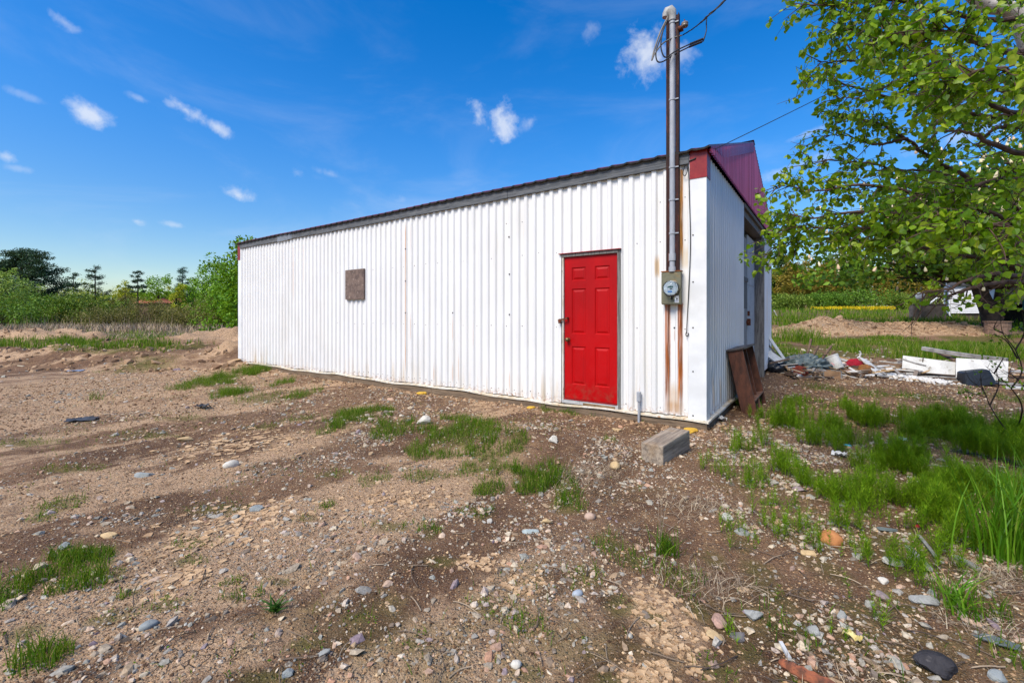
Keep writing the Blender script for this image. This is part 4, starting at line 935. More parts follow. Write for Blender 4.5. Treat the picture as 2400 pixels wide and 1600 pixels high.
# ------------------------------------------------------------------ single stones
def rock(label, dx, dy, wpx, asp, hgt, cols, seed, ang=0., cat='stone', rough=.85, block=.3, sink=.25, slab_=False):
    g = GD(dx, dy); s = wpx * D * g[1] / F / 2; lr = np.random.default_rng(seed)
    n = (15, 24); th = np.linspace(0, math.pi, n[0]); ph = np.linspace(0, 2*math.pi, n[1], endpoint=False)
    TH, PH_ = np.meshgrid(th, ph, indexing='ij'); d = np.stack([np.sin(TH)*np.cos(PH_), np.sin(TH)*np.sin(PH_), np.cos(TH)], -1)
    r = np.ones(n)
    for k in range(8 if block > .2 else 5):                       # chop flat faces
        nn = lr.normal(size=3); nn /= np.linalg.norm(nn); c = lr.uniform(.42, .8) if block > .2 else lr.uniform(.8, .95)
        dt = d @ nn; r = np.minimum(r, np.where(dt > .05, c / np.maximum(dt, .05), 9))
    if slab_: r = np.minimum(r, .62 / np.maximum(np.abs(d[...,2]), .05))
    r = r * (1 + .26 * (fbm(d[...,0]*5 + seed, d[...,1]*5 + d[...,2]*4, seed, 4, .6) - .5))
    v = d * r[..., None] * np.array([s, s * asp, s * hgt]); c_, s_ = math.cos(ang), math.sin(ang)
    v = np.stack([v[...,0]*c_ - v[...,1]*s_, v[...,0]*s_ + v[...,1]*c_, v[...,2]], -1)
    v = v + np.array([g[0], g[1], g[2] + s * hgt * (1 - 2 * sink) * .8]); I = np.arange(n[0]*n[1]).reshape(n)
    m = MB(); m.add(v.reshape(-1, 3), np.stack([I[:-1].ravel(), I[1:].ravel(), np.roll(I, -1, 1)[1:].ravel(), np.roll(I, -1, 1)[:-1].ravel()], 1))
    mt = surf('stone_' + str(seed), cols[0], cols[1], 9 / max(.06, s) * .08, rough, .4, 60, c3=cols[2] if len(cols) > 2 else None, spec=.2)
    mt.name = 'stone_surface'
    solo('stone', m, mt, label, cat, 'single stones in the yard', smooth=block < .25)
OR = (L(196,134,84), L(176,114,70)); TN = (L(206,178,132), L(176,148,108), L(150,142,128)); BL = (L(156,160,156), L(130,136,134), L(172,166,152)); WH = (L(214,208,194), L(190,182,166)); GY = (L(164,164,158), L(132,132,126)); PK = (L(190,154,136), L(160,128,112)); DK = (L(66,64,66), L(46,44,46), L(96,92,90)); SLT = (L(112,120,116), L(92,100,98))
rock('rounded orange brown boulder among the horsetails', 1909, 1247, 50, .9, .8, OR, 1, .4, block=.1)
rock('tan two toned cobble just below the orange boulder', 1862, 1280, 40, .55, .55, TN, 2, -.6, block=.25)
rock('pale grey white stone right of the orange boulder', 2052, 1296, 42, .75, .55, WH, 3, -.4)
rock('small white stone below the pale grey white one', 2027, 1341, 26, .8, .7, WH, 4)
rock('big dark slate slab at the lower right corner', 2287, 1478, 105, .55, .16, SLT, 5, -.5, slab_=True)
rock('grey wedge shaped rock beside the grass tuft at right', 2120, 1385, 58, .6, .45, GY, 6, -.4)
rock('large black chunk of asphalt near the bottom edge', 2150, 1545, 95, .8, .55, DK, 7, .3, cat='asphalt chunk', block=.4)
rock('flat bluish slate lying in the horsetails', 2035, 1218, 52, .5, .2, SLT, 8, slab_=True)
rock('pinkish rough rock near the bottom centre right', 1652, 1432, 44, .9, .6, PK, 9, 1.1)
rock('tall cream rock below the pinkish one', 1642, 1468, 32, 1.4, .5, TN, 10, .2)
rock('rough dark grey rock right of the cream one', 1695, 1468, 42, .8, .6, (L(130,124,122), L(98,94,92)), 11)
rock('wide pale grey rock beside the white stick', 1733, 1418, 50, .7, .5, GY, 12, -.3)
rock('grey angular rock with a sharp edge above the tan cobble', 1705, 1226, 36, .7, .6, GY, 13, -.5)
rock('pale angular rock left of the sharp edged one', 1672, 1193, 28, .8, .8, WH, 14)
rock('flat bluish slab on the pale track at far left', 330, 1094, 52, .5, .3, BL, 15, .2, slab_=True)
rock('cream oval stone on the brown dirt left of centre', 531, 1073, 34, .55, .6, WH, 16, .7, block=.1)
rock('long flat tan stone near the pale strip of sand', 428, 1012, 42, .45, .35, TN, 17, .5, slab_=True)
rock('blue grey stone in the middle of the left yard', 592, 1172, 34, .6, .5, BL, 18, .4)
rock('broad pale green slate at the centre of the foreground', 1215, 1222, 48, .55, .2, (L(176,186,180), L(150,160,156)), 19, -.2, slab_=True)
rock('light blue oval stone in the centre foreground', 1326, 1366, 28, .7, .55, (L(176,184,190), L(150,158,166)), 20, .5, block=.1)
rock('large whitish boulder on the slope before the shed wall', 974, 974, 36, .7, .8, WH, 21, block=.25)
rock('round tan stone left of the timber block', 1413, 1075, 24, .9, .9, TN, 22, block=.1)
rock('blocky white stone on the hump before the door', 1272, 1017, 26, .8, .9, WH, 23)
rock('oval pale blue grey stone at the lower left', 341, 1440, 36, .62, .6, BL, 24, .8, block=.1)
rock('white egg shaped stone at the bottom centre', 1186, 1532, 26, .8, .7, WH, 25, block=.1)
rock('jagged pale stone at the bottom left of centre', 665, 1550, 34, .7, .5, BL, 26, .7)
rock('long grey stone right of the jagged one', 745, 1508, 44, .5, .5, GY, 27, .8)
rock('white upright splinter of stone in the centre', 1123, 1200, 16, .6, 1.2, WH, 28)
rock('flat cream rock on the grassy hump by the door', 1417, 990, 30, .6, .35, TN, 29, slab_=True)
rock('orange grey cobble right of the centre grass', 1355, 1190, 26, .8, .7, (L(196,170,150), L(170,140,116)), 30, block=.1)
rock('cream cobble just above the broad pale green slate', 1256, 1202, 34, .6, .6, TN, 31)
rock('tan flat stone on the left track', 252, 1233, 54, .4, .3, TN, 32, .1, slab_=True)
rock('pointed blue grey rock on the left edge of the grass', 148, 1260, 26, .7, .8, BL, 33)
rock('pale rock half sunk right of the black asphalt', 2290, 1560, 40, .8, .6, BL, 34)
rock('upright grey rock above a horsetail at the bottom right', 1930, 1420, 26, .7, 1.1, GY, 35)
rock('pale triangular rock left of that horsetail', 1867, 1456, 34, .7, .8, GY, 36, -.6)
rock('small red pink pebble under the horsetails', 2108, 1213, 12, .9, .9, (L(190,60,60), L(160,50,50)), 37, block=.1)
# other bits
m = MB(); bar(m, GD(1793, 1482) + [0, 0, .012], GD(1814, 1523) + [0, 0, .012], .014, .012); solo('white_stick', m, W_white, 'short white stick lying on the pebbles at the bottom right', 'stick')
m = MB(); g = GD(1800, 1545); m.tube(spline([GD(1790,1525) + [0,0,.01], GD(1850,1560) + [0,0,.015], GD(1930,1590) + [0,0,.01]], 12), [.008,.02,.018,.026,.022,.028,.023,.027,.021,.025,.02,.016], 7); solo('rotten_log', m, surf('orange_rotten_bark', L(158,92,62), L(96,64,48), 26, .95, 1., 60, c3=L(70,50,42)), 'rotten orange brown piece of log at the bottom edge', 'log')
for lab, a, b, w in [('split grey driftwood piece left of the tall grass', (2085,1262), (2135,1318), .03), ('second thinner splinter beside the split driftwood', (2110,1235), (2150,1290), .018), ('grey bark strip under the tall grass', (2190,1285), (2250,1320), .03), ('long thin stick across the horsetails', (2130,1072), (2230,1080), .012), ('weathered board lying behind the horsetails', (2120,972), (2195,985), .14)]:
    m = MB(); bar(m, GD(*a) + [0, 0, .015], GD(*b) + [0, 0, .02], w, w * .5, nseg=3, warp=.004); solo('driftwood', m, W_grey, lab, 'stick' if 'stick' in lab or 'splinter' in lab else 'wood piece', None, .002)
def scrap(label, name, cat, dx, dy, w, mt, seed, h=.02):
    g = GD(dx, dy); lr = np.random.default_rng(seed); m = MB(); k = 7
    X, Y_ = np.meshgrid(np.linspace(-1, 1, k), np.linspace(-.7, .7, k)); Zs = h * lr.random((k, k)); X = X + .2*lr.random((k, k)); Y_ = Y_ + .2*lr.random((k, k))
    a = lr.uniform(0, 3); vs = np.stack([g[0] + w*(X*math.cos(a) - Y_*math.sin(a)), g[1] + w*(X*math.sin(a) + Y_*math.cos(a)), g[2] + .012 + Zs], -1).reshape(-1, 3); I = np.arange(k*k).reshape(k, k)
    m.add(vs, np.stack([I[:-1,:-1].ravel(), I[:-1,1:].ravel(), I[1:,1:].ravel(), I[1:,:-1].ravel()], 1)); o = solo(name, m, mt, label, cat); md = o.modifiers.new('thick', 'SOLIDIFY'); md.thickness = .003; return o
scrap('crumpled white paper scrap on the gravel between the horsetails', 'paper_scrap', 'scrap', 1930, 1048, .06, W_white, 51, .04)
scrap('crumpled white plastic beside the shed corner', 'plastic_scrap', 'scrap', 1655, 968, .07, W_whited, 52, .06)
scrap('pale blue wrapper on the gravel', 'wrapper', 'scrap', 2075, 1012, .05, surf('pale_blue_plastic', L(190,214,222), L(170,196,206), 9, .5, 0), 53)
scrap('small turquoise wrapper near the white paper', 'wrapper', 'scrap', 1948, 1028, .03, surf('turquoise_plastic', L(70,170,190), L(60,150,170), 9, .5, 0), 54)
scrap('yellowish crumpled wrapper at the bottom right', 'wrapper', 'scrap', 1962, 1470, .03, surf('yellow_wrapper', L(220,206,140), L(200,180,110), 9, .5, 0), 55)
scrap('black rag on the pale dirt in the left yard', 'rag', 'rag', 468, 938, .10, M_black, 56, .06)
scrap('dark flat sheet lying in the far left yard', 'dark_sheet', 'scrap', 184, 968, .16, surf('dark_sheet', L(70,74,80), L(56,58,64), 8, .7, .1), 57, .03)
scrap('bluish sheet of scrap at the foot of the left bank', 'blue_sheet', 'scrap', 168, 854, .18, surf('blue_grey_sheet', L(140,150,166), L(120,130,150), 8, .6, .1), 58, .03)
m = MB(); bar(m, G(536, 852) + [0, 0, .03], G(562, 846) + [0, 0, .04], .2, .03); solo('plank', m, W_tan, 'flat tan plank half buried at the far end of the shed', 'plank', None, .004)

# ------------------------------------------------------------------ loose gravel, clay flakes, litter
def scatter(n, x0, x1, y0, y1, dens):
    x = rng.uniform(x0, x1, n); y = rng.uniform(y0, y1, n); k = rng.random(n) < dens(x, y)
    vis = (x > -1.35 * y - .6) & (x < 1.75 * y + .8)
    inside = ((x - CO[0]) * dR[0] + (y - CO[1]) * dR[1] > -.02) & ((x - CO[0]) * dL[0] + (y - CO[1]) * dL[1] > -.02) & ((x - CO[0]) * dR[0] + (y - CO[1]) * dR[1] < WID)
    k &= vis & ~inside; return x[k], y[k]
peb = islandmat('pebble', [(0, L(126,110,94)), (.15, L(180,152,118)), (.28, L(150,150,140)), (.42, L(208,190,160)), (.55, L(116,104,92)), (.68, L(172,168,156)), (.8, L(182,140,112)), (.92, L(222,206,180)), (1, L(138,120,126))], bscale=90, mottled=.8)
m = MB()
dn = lambda x, y: np.clip(.10 + 1.1 * grav_mask(x, y) * sst(.3, .5, fbm(x*3, y*3, 93, 3)), 0, 1) * (1 - .5 * np.clip(clay_mask(x, y), 0, 1))
x, y = scatter(82000, -4.6, 6.8, 1.45, 5.2, dn)
s = np.clip(rng.lognormal(math.log(.0074), .5, len(x)), .0035, .035); stones(m, np.stack([x, y, H(x, y) + s * .15], 1), s, jag=.5)
x, y = scatter(32000, -9, 12.5, 4.6, 10.5, lambda x, y: dn(x, y) * .7)
s = np.clip(rng.lognormal(math.log(.014), .45, len(x)), .008, .06); stones(m, np.stack([x, y, H(x, y) + s * .15], 1), s)
x, y = scatter(9000, -16, 14, 9, 20, lambda x, y: .25 + .4 * clay_mask(x, y))
s = np.clip(rng.lognormal(math.log(.022), .5, len(x)), .01, .11); stones(m, np.stack([x, y, H(x, y)], 1), s, jag=.5)
x, y = scatter(2600, -3.5, 4.8, 1.5, 6.0, dn)
s = np.clip(rng.lognormal(math.log(.02), .35, len(x)), .014, .05); stones(m, np.stack([x, y, H(x, y) + s * .02], 1), s, (.3, .6), jag=.45)
tag(m.build('gravel', peb), 'loose mixed pebbles strewn over the yard', 'gravel', kind='stuff')
m = MB()
def flakes(n, cx, cy, rx, ry, s0, s1):
    g = G(cx * D, cy * D); sc = g[1] / F; a = rng.normal(0, .5, n) * rx * D * sc + g[0]; b = rng.normal(0, .5, n) * ry * D * sc * g[1] / ZC + g[1]
    keep = b > 1.35; a, b = a[keep], b[keep]
    for x, y in zip(a, b):
        k = random.randint(6, 9); th = np.sort(rng.uniform(0, 6.28, k)); r = random.uniform(s0, s1) * rng.uniform(.4, 1.2, k); z = float(H(x, y))
        ca = random.uniform(.05, .35) * s1
        p = np.stack([x + r*np.cos(th), y + r*np.sin(th), z + .004 + ca * rng.random(k) * .5], 1); q = p * 1.; q[:, 2] -= .005; c = np.array([[x, y, z + .0035]])
        m.add(np.concatenate([p, q, c]), [(j, (j+1)%k, 2*k) for j in range(k)] + [(j, k+j, k+(j+1)%k, (j+1)%k) for j in range(k)])
flakes(170, 1530, 1430, 85, 120, .006, .024); flakes(70, 1480, 1555, 70, 40, .006, .022); flakes(60, 1210, 1340, 60, 30, .008, .025); flakes(120, 920, 1150, 110, 40, .010, .035); flakes(200, 560, 1200, 150, 60, .012, .045); flakes(160, 560, 1020, 150, 30, .02, .06); flakes(60, 420, 1330, 80, 40, .012, .035); flakes(60, 1100, 1290, 80, 20, .008, .025)
tag(m.build('clay_flakes', islandmat('dry_clay', [(0, L(190,156,116)), (.5, L(206,174,134)), (1, L(160,128,94))], mottled=.35)), 'curled flakes of dried pale clay on the dirt', 'clay', kind='stuff')
m = MB()
for i in range(300):
    if i < 210: g = G(rng.uniform(1000, 2400), rng.uniform(1050, 1600))
    else: g = G(rng.uniform(0, 1200), rng.uniform(1000, 1600))
    ln = rng.uniform(.04, .2); a = rng.uniform(0, 6.28); k = 5; q = np.linspace(0, 1, k); bend = rng.normal(0, .12)
    x = g[0] + ln*(q*math.cos(a) + bend*np.sin(q*3)*math.sin(a)); y = g[1] + ln*(q*math.sin(a) - bend*np.sin(q*3)*math.cos(a)); m.tube(np.stack([x, y, H(x, y) + .006 + .02*rng.random()*np.sin(q*3.1)], 1), rng.uniform(.001, .003), 4, 0, False)
tag(m.build('twig_litter', islandmat('dead_twig', [(0, L(60,50,46)), (.5, L(116,100,84)), (1, L(176,156,130))], mottled=.3)), 'dead twigs and stalks littering the dirt', 'litter', kind='stuff')
# crumbs of soil, finer than the pebbles
m = MB(); x, y = scatter(140000, -4.6, 6.8, 1.4, 5.4, lambda x, y: .45 + .5*np.clip(clay_mask(x, y) + grav_mask(x, y), 0, 1)); n = len(x); s = np.clip(rng.lognormal(math.log(.0042), .45, n), .002, .014)
x2, y2 = scatter(75000, -10, 13, 5.2, 11.5, lambda x, y: .8 + 0*x); s2 = np.clip(rng.lognormal(math.log(.009), .45, len(x2)), .004, .03); x, y, s = np.concatenate([x, x2]), np.concatenate([y, y2]), np.concatenate([s, s2]); n = len(x)
ov = np.array([(1,0,0),(-1,0,0),(0,1,0),(0,-1,0),(0,0,1),(0,0,-1)], float); of = np.array([(0,2,4),(2,1,4),(1,3,4),(3,0,4),(2,0,5),(1,2,5),(3,1,5),(0,3,5)])
vv = ov[None] * rng.uniform(.5, 1.3, (n, 6, 1)) * np.array([1, 1, .7]); a = rng.uniform(0, 6.28, n); ca, sa = np.cos(a)[:, None], np.sin(a)[:, None]; vv = np.stack([vv[...,0]*ca - vv[...,1]*sa, vv[...,0]*sa + vv[...,1]*ca, vv[...,2]], -1) * s[:, None, None] + np.stack([x, y, H(x, y) + s*.25], 1)[:, None]
m.add(vv.reshape(-1, 3), (of[None] + 6*np.arange(n)[:, None, None]).reshape(-1, 3))
tag(m.build('soil_crumbs', islandmat('soil_crumb', [(0, L(66,46,32)), (.3, L(124,94,66)), (.6, L(172,138,100)), (.82, L(148,132,112)), (1, L(214,182,138))], bump=0, mottled=.2)), 'loose crumbs of soil over the whole yard', 'soil', kind='stuff')
# clods of dark earth on the banks and under the walls
m = MB(); x, y = scatter(16000, -24, -5, 10.8, 24, lambda x, y: .5 * clay_mask(x, y) + .25 * ((y < 14) & (y > 11)))
s = np.clip(rng.lognormal(math.log(.04), .5, len(x)), .015, .16); stones(m, np.stack([x, y, H(x, y)], 1), s, (.5, .9), jag=.5)
x, y = scatter(5000, 10, 24, 18, 22, lambda x, y: .7 * clay_mask(x, y)); s = np.clip(rng.lognormal(math.log(.05), .5, len(x)), .02, .16); stones(m, np.stack([x, y, H(x, y)], 1), s, (.5, .9), jag=.5)
u = rng.uniform(-.1, 8, 500); w = WL(0, 0, 0)[None] + 0; wx = CO[0] + dL[0]*u - dR[0]*rng.uniform(.02, .35, 500); wy = CO[1] + dL[1]*u - dR[1]*rng.uniform(.02, .35, 500)
stones(m, np.stack([wx, wy, H(wx, wy)], 1), rng.uniform(.008, .035, 500), (.5, .9), jag=.45)
tag(m.build('earth_clods', islandmat('earth_clod', [(0, L(150,118,88)), (.4, L(182,150,116)), (.7, L(122,94,70)), (1, L(196,164,128))], mottled=.5)), 'clods of dug earth over the banks and heaps', 'earth', kind='stuff')
# ================================================================= VEGETATION
def blades(mb, pts, h, w, lean, curl=.5, mat=0, segs=2):
    """thin tapering blades: pts (n,3), heights h, widths w, lean as share of the height"""
    n = len(pts); h = np.broadcast_to(h, n)[:, None]; w = np.broadcast_to(w, n)[:, None]
    a = rng.uniform(0, 6.283, n); d = np.stack([np.cos(a), np.sin(a), 0*a], 1); b = rng.uniform(0, 6.283, n); s = np.stack([np.cos(b), np.sin(b), 0*b], 1)
    ln = np.broadcast_to(lean, n)[:, None] * rng.uniform(.2, 1., (n, 1)); up = np.array([0, 0, 1.])
    rows = []
    for i in range(segs):
        t = i / segs; c = pts + up*h*t*(1 - .25*ln*t) + d*h*ln*t**(1 + curl); ww = w * (1 - .45*t)
        rows += [c - s*ww/2, c + s*ww/2]
    tip = pts + up*h*(1 - .25*ln) + d*h*ln; rows.append(tip)
    k = len(rows); V_ = np.stack(rows, 1).reshape(-1, 3); o = k * np.arange(n)[:, None]
    for i in range(segs - 1): mb.add(V_, o + np.array([2*i, 2*i+1, 2*i+3, 2*i+2]), mat) if i == 0 else mb.f.append((o + np.array([2*i, 2*i+1, 2*i+3, 2*i+2]) + mb.n - len(V_), mat))
    if segs == 1: mb.add(V_, o + np.array([0, 1, 2]), mat)
    else: mb.f.append((o + np.array([k-3, k-2, k-1]) + mb.n - len(V_), mat))
def leaf_quads(mb, c, size, mat=0, droop=.3, asp=.62):
    """simple folded diamond leaves at points c"""
    n = len(c); a = rng.uniform(0, 6.283, n); el = rng.normal(-droop, .6, n)
    ax = np.stack([np.cos(a)*np.cos(el), np.sin(a)*np.cos(el), np.sin(el)], 1); t = rng.normal(size=(n, 3)); sd = np.cross(ax, t); sd /= np.linalg.norm(sd, axis=1)[:, None] + 1e-9
    s = np.broadcast_to(size, n)[:, None]
    v = np.stack([c - ax*s*.5, c + sd*s*asp*.5 - ax*s*.05, c + ax*s*.5, c - sd*s*asp*.5 - ax*s*.05], 1)
    mb.add(v.reshape(-1, 3), np.arange(4*n).reshape(n, 4), mat)
M_grass = leafmat('grass_blades', [(0, L(48,84,4)), (.4, L(72,112,10)), (.75, L(100,138,22)), (.9, L(126,142,46)), (1, L(170,152,90))], .4, .6, .2)
M_horse = leafmat('horsetail_green', [(0, L(78,118,6)), (.5, L(112,156,14)), (.85, L(146,182,30)), (1, L(170,192,54))], .5, .6, .2)
M_tall = leafmat('tall_grass_blades', [(0, L(62,108,10)), (.5, L(88,140,18)), (.9, L(122,162,40)), (1, L(160,164,80))], .35, .5, .3)
M_straw = islandmat('dry_straw', [(0, L(116,98,84)), (.5, L(160,140,116)), (1, L(196,180,150))], mottled=.2, bump=0)

mg, mh = MB(), MB()
outside = lambda x, y: ~(((x - CO[0])*dR[0] + (y - CO[1])*dR[1] > -.06) & ((x - CO[0])*dL[0] + (y - CO[1])*dL[1] > -.06) & ((x - CO[0])*dR[0] + (y - CO[1])*dR[1] < WID) & ((x - CO[0])*dL[0] + (y - CO[1])*dL[1] < LEN))
for (px, py, rx_, ry_, nd, hh_, kind, (g, rx, ry)) in PATCH:
    n = int(nd * math.pi * rx * ry * 4.6) if kind == 'g' else int(nd * math.pi * rx * ry * 6)
    a = rng.uniform(0, 6.283, n); r = np.sqrt(rng.random(n)); x = g[0] + rx*1.15*r*np.cos(a); y = g[1] + ry*1.15*r*np.sin(a)
    cl = fbm(x*5, y*5, 77, 3); k = (cl > .36 + .22 * r**2 + .05*rng.random(n)) & outside(x, y) if kind == 'g' else (fbm(x*5.5, y*5.5, 79, 2) > .47 + .12*r**2) & outside(x, y)
    x, y, cl = x[k], y[k], cl[k]; p = np.stack([x, y, H(x, y) - .005], 1)
    if kind == 'g':
        hv = .88 * hh_ * rng.uniform(.4, 1.15, len(x)) * (.55 + 1.1*np.clip(cl - .35, 0, .5)*2)
        w_ = np.repeat(p, 2, 0) + rng.normal(0, .012, (2*len(p), 3)) * np.array([1, 1, 0]) + np.stack([0*np.repeat(hv, 2), 0*np.repeat(hv, 2), np.repeat(hv, 2)*rng.random(2*len(p))*.35 + .006], 1)
        leaf_quads(mg, w_[rng.random(len(w_)) < .8], .013, droop=.1, asp=.5)
        blades(mg, p, hv, rng.uniform(.0025, .0055, len(x)), .6, .8)
    else:
        for q in p:                                 # a horsetail: stem with whorls of thin upswept branches
            h = hh_ * random.uniform(.55, 1.0) * (.45 + 2.2*min(.35, max(0, float(fbm(q[0]*5.5, q[1]*5.5, 79, 2)) - .48))); k = max(4, int(h / .022)); per = 8
            lean = rng.normal(0, .05, 2); zz = np.repeat(np.linspace(.18, .92, k), per); a = rng.uniform(0, 6.283, k*per)
            base = q + np.stack([lean[0]*zz*h*2, lean[1]*zz*h*2, zz*h], 1); ln = np.minimum(.10, h * (.55 - .34*zz)) * rng.uniform(.7, 1.1, k*per)
            el = rng.uniform(.45, 1.1, k*per); tip = base + np.stack([np.cos(a)*np.cos(el), np.sin(a)*np.cos(el), np.sin(el)], 1) * ln[:, None]
            sd = np.stack([-np.sin(a), np.cos(a), 0*a], 1) * .0014
            mh.add(np.stack([base - sd, base + sd, tip], 1).reshape(-1, 3), np.arange(3*k*per).reshape(-1, 3))
            top = q + np.array([lean[0]*h*2, lean[1]*h*2, h]); mh.add([q + [-.0016, 0, 0], q + [.0016, 0, 0], top], np.array([[0, 1, 2]]))
# thin sparse grass everywhere plants are taking hold
x, y = scatter(60000, -7, 7, 1.5, 10, lambda x, y: .5*sst(.56, .70, fbm(x*1.7, y*1.7, 153, 4)) * (1 - .6*np.clip(clay_mask(x, y), 0, 1))); n = len(x)
leaf_quads(mg, np.stack([x, y, H(x, y) + .004 + .022*rng.random(n)], 1), rng.uniform(.008, .02, n), droop=0., asp=.5); k = rng.random(n) < .5; blades(mg, np.stack([x, y, H(x, y)], 1)[k], rng.uniform(.015, .06, k.sum()), .003, 1., .6)
x, y = scatter(26000, -7, 7, 1.5, 11, lambda x, y: .10*sst(.5, .7, fbm(x*.8, y*.8, 151, 4)) + .35*sst(.3, .8, veg_mask(x, y)))
blades(mg, np.stack([x, y, H(x, y)], 1), rng.uniform(.02, .09, len(x)), .0035, .9, .6)
# under the big grass clump
x, y = scatter(1800, 2.6, 4.2, 1.9, 3.4, lambda x, y: .55*(np.exp(-((x/y - 1.02)/.16)**2)))
blades(mg, np.stack([x, y, H(x, y)], 1), rng.uniform(.08, .26, len(x)), .005, .6, .7)
tag(mg.build('grass', M_grass), 'short green grass in tufts over the bare yard', 'grass', kind='stuff')
tag(mh.build('horsetail', M_horse), 'bright green horsetail spreading over the gravel on the right', 'horsetail', kind='stuff')
# field grass farther off
m = MB()
def field(n, x0, x1, y0, y1, h, w):
    x = rng.uniform(x0, x1, n); y = rng.uniform(y0, y1, n); vm = veg_mask(x, y); k = (rng.random(n) < sst(.25, .8, vm)) & (np.abs(x) < 1.6*y) & outside(x, y) & (fbm(x*.9, y*1.6, 163, 3) > .45 + .08*rng.random(n))
    x, y = x[k], y[k]; hv = h * rng.uniform(.5, 1.3, len(x)) * (.2 + 1.7*fbm(x*.8, y*.8, 161, 3)); blades(m, np.stack([x, y, H(x, y)], 1), hv, w, .5, .8)
field(66000, 6, 21, 11.5, 20, .13, .014); field(20000, 13, 34, 20, 34, .34, .035); field(9000, 20, 75, 34, 72, .4, .08)
field(34000, -22, -7.5, 12.4, 24, .24, .018); field(12000, -52, -9, 24, 46, .3, .05)
x = rng.normal(0, .5, 500) + 6.55*1.7; y = rng.normal(0, .4, 500) + 17.2; blades(m, np.stack([x, y, H(x, y)], 1), rng.uniform(.3, .75, 500), .016, .5, .8)
x = rng.normal(0, 1.1, 2600) + 13.6; y = rng.normal(0, .5, 2600) + 13.3; blades(m, np.stack([x, y, H(x, y)], 1), rng.uniform(.25, .6, 2600), .014, .5, .8)
tag(m.build('field_grass', leafmat('field_grass_blades', [(0, L(60,100,8)), (.45, L(92,130,16)), (.8, L(126,150,34)), (.92, L(160,156,76)), (1, L(190,174,116))], .4, .6, .2)), 'rough green grass over the field and the bank', 'grass', kind='stuff')
m = MB(); n = 2000; px = 1899 + 199*rng.random(n)**.55; y = 55 + rng.uniform(-2.5, 2.5, n); x = (px - CX)/F*y; p = np.stack([x, y, H(x, y) + rng.uniform(.1, .42, n)], 1)
blades(m, p, .14, .13, .5, .5, segs=1); tag(m.build('yellow_flowers', islandmat('yellow_petals', [(0, L(216,186,16)), (1, L(180,160,20))], bump=0, mottled=.1)), 'band of bright yellow flowers across the far field', 'flowers', kind='stuff')
# dry grass mats
m = MB()
for dx, dy, rx, n, hgt in [(1340,1100,.28,420,.07), (1630,1350,.22,380,.05), (1575,1165,.22,260,.05), (2310,1335,.2,380,.06), (1400,1085,.2,200,.05), (2260,1440,.2,200,.05), (780,1275,.15,120,.03), (600,1320,.2,120,.04), (1960,1560,.2,150,.04), (1650,1175,.25,260,.05)]:
    g = GD(dx, dy); x = g[0] + rng.normal(0, rx*.55, n); y = g[1] + rng.normal(0, rx*.45, n); blades(m, np.stack([x, y, H(x, y)], 1), rng.uniform(.4, 1.5, n)*hgt, .003, 2.2, .4, segs=3)
tag(m.build('dry_grass', M_straw), 'matted dry grey grass on the dirt', 'dry grass', kind='stuff')
# single plants that can be told apart
def tuft(label, dx, dy, n, h, w, lean, spread, mt, cat='grass tuft', name='grass_tuft'):
    g = GD(dx, dy); x = g[0] + rng.normal(0, spread, n); y = g[1] + rng.normal(0, spread, n); mb = MB(); blades(mb, np.stack([x, y, H(x, y) - .01], 1), h * rng.uniform(.5, 1.1, n), w, lean, 1.1, segs=4)
    return solo(name, mb, mt, label, cat)
tuft('tall bright green grass clump at the right edge', 2305, 1285, 90, .60, .008, .45, .08, M_tall)
tuft('second tall grass clump right at the picture edge', 2375, 1290, 80, .64, .008, .45, .08, M_tall)
tuft('wide bladed grass tuft beside the grey wedge rock', 2205, 1410, 46, .22, .009, 1.0, .03, M_tall)
tuft('small grass tuft at the left end of the driftwood', 2165, 1175, 26, .26, .007, .8, .03, M_tall)
tuft('spreading grass tuft with tall seed stalks right of centre', 1530, 1275, 46, .20, .006, .8, .03, M_grass)
tuft('dark green spiky weed in the lower left gravel', 632, 1405, 40, .09, .010, 1.2, .008, leafmat('dark_weed', [(0, L(44,84,24)), (1, L(76,120,40))], .2), 'weed', 'weed')
tuft('lone bushy grass tuft standing on the left yard', 540, 905, 120, .17, .005, .9, .05, M_grass)
tuft('sparse grass tuft at the far left of the sandy track', 222, 918, 40, .2, .006, 1.0, .05, M_grass)
def seed_stalk(label, dx, dy, h):
    g = GD(dx, dy); m = MB()
    for k in range(5):
        a = rng.uniform(0, 6.28); hh_ = h*rng.uniform(.7, 1.1); top = g + np.array([.1*h*math.cos(a), .1*h*math.sin(a), hh_]); m.tube([g, (g+top)/2 + [0, 0, .02], top], .0013, 4, 0, False); m.tube([top, top + np.array([.01*math.cos(a), 0, .04])], [.004, .002], 5)
    return solo('seed_stalk', m, M_straw, label, 'seed stalks')
seed_stalk('thin seed stalks rising from the tuft right of centre', 1515, 1265, .36)

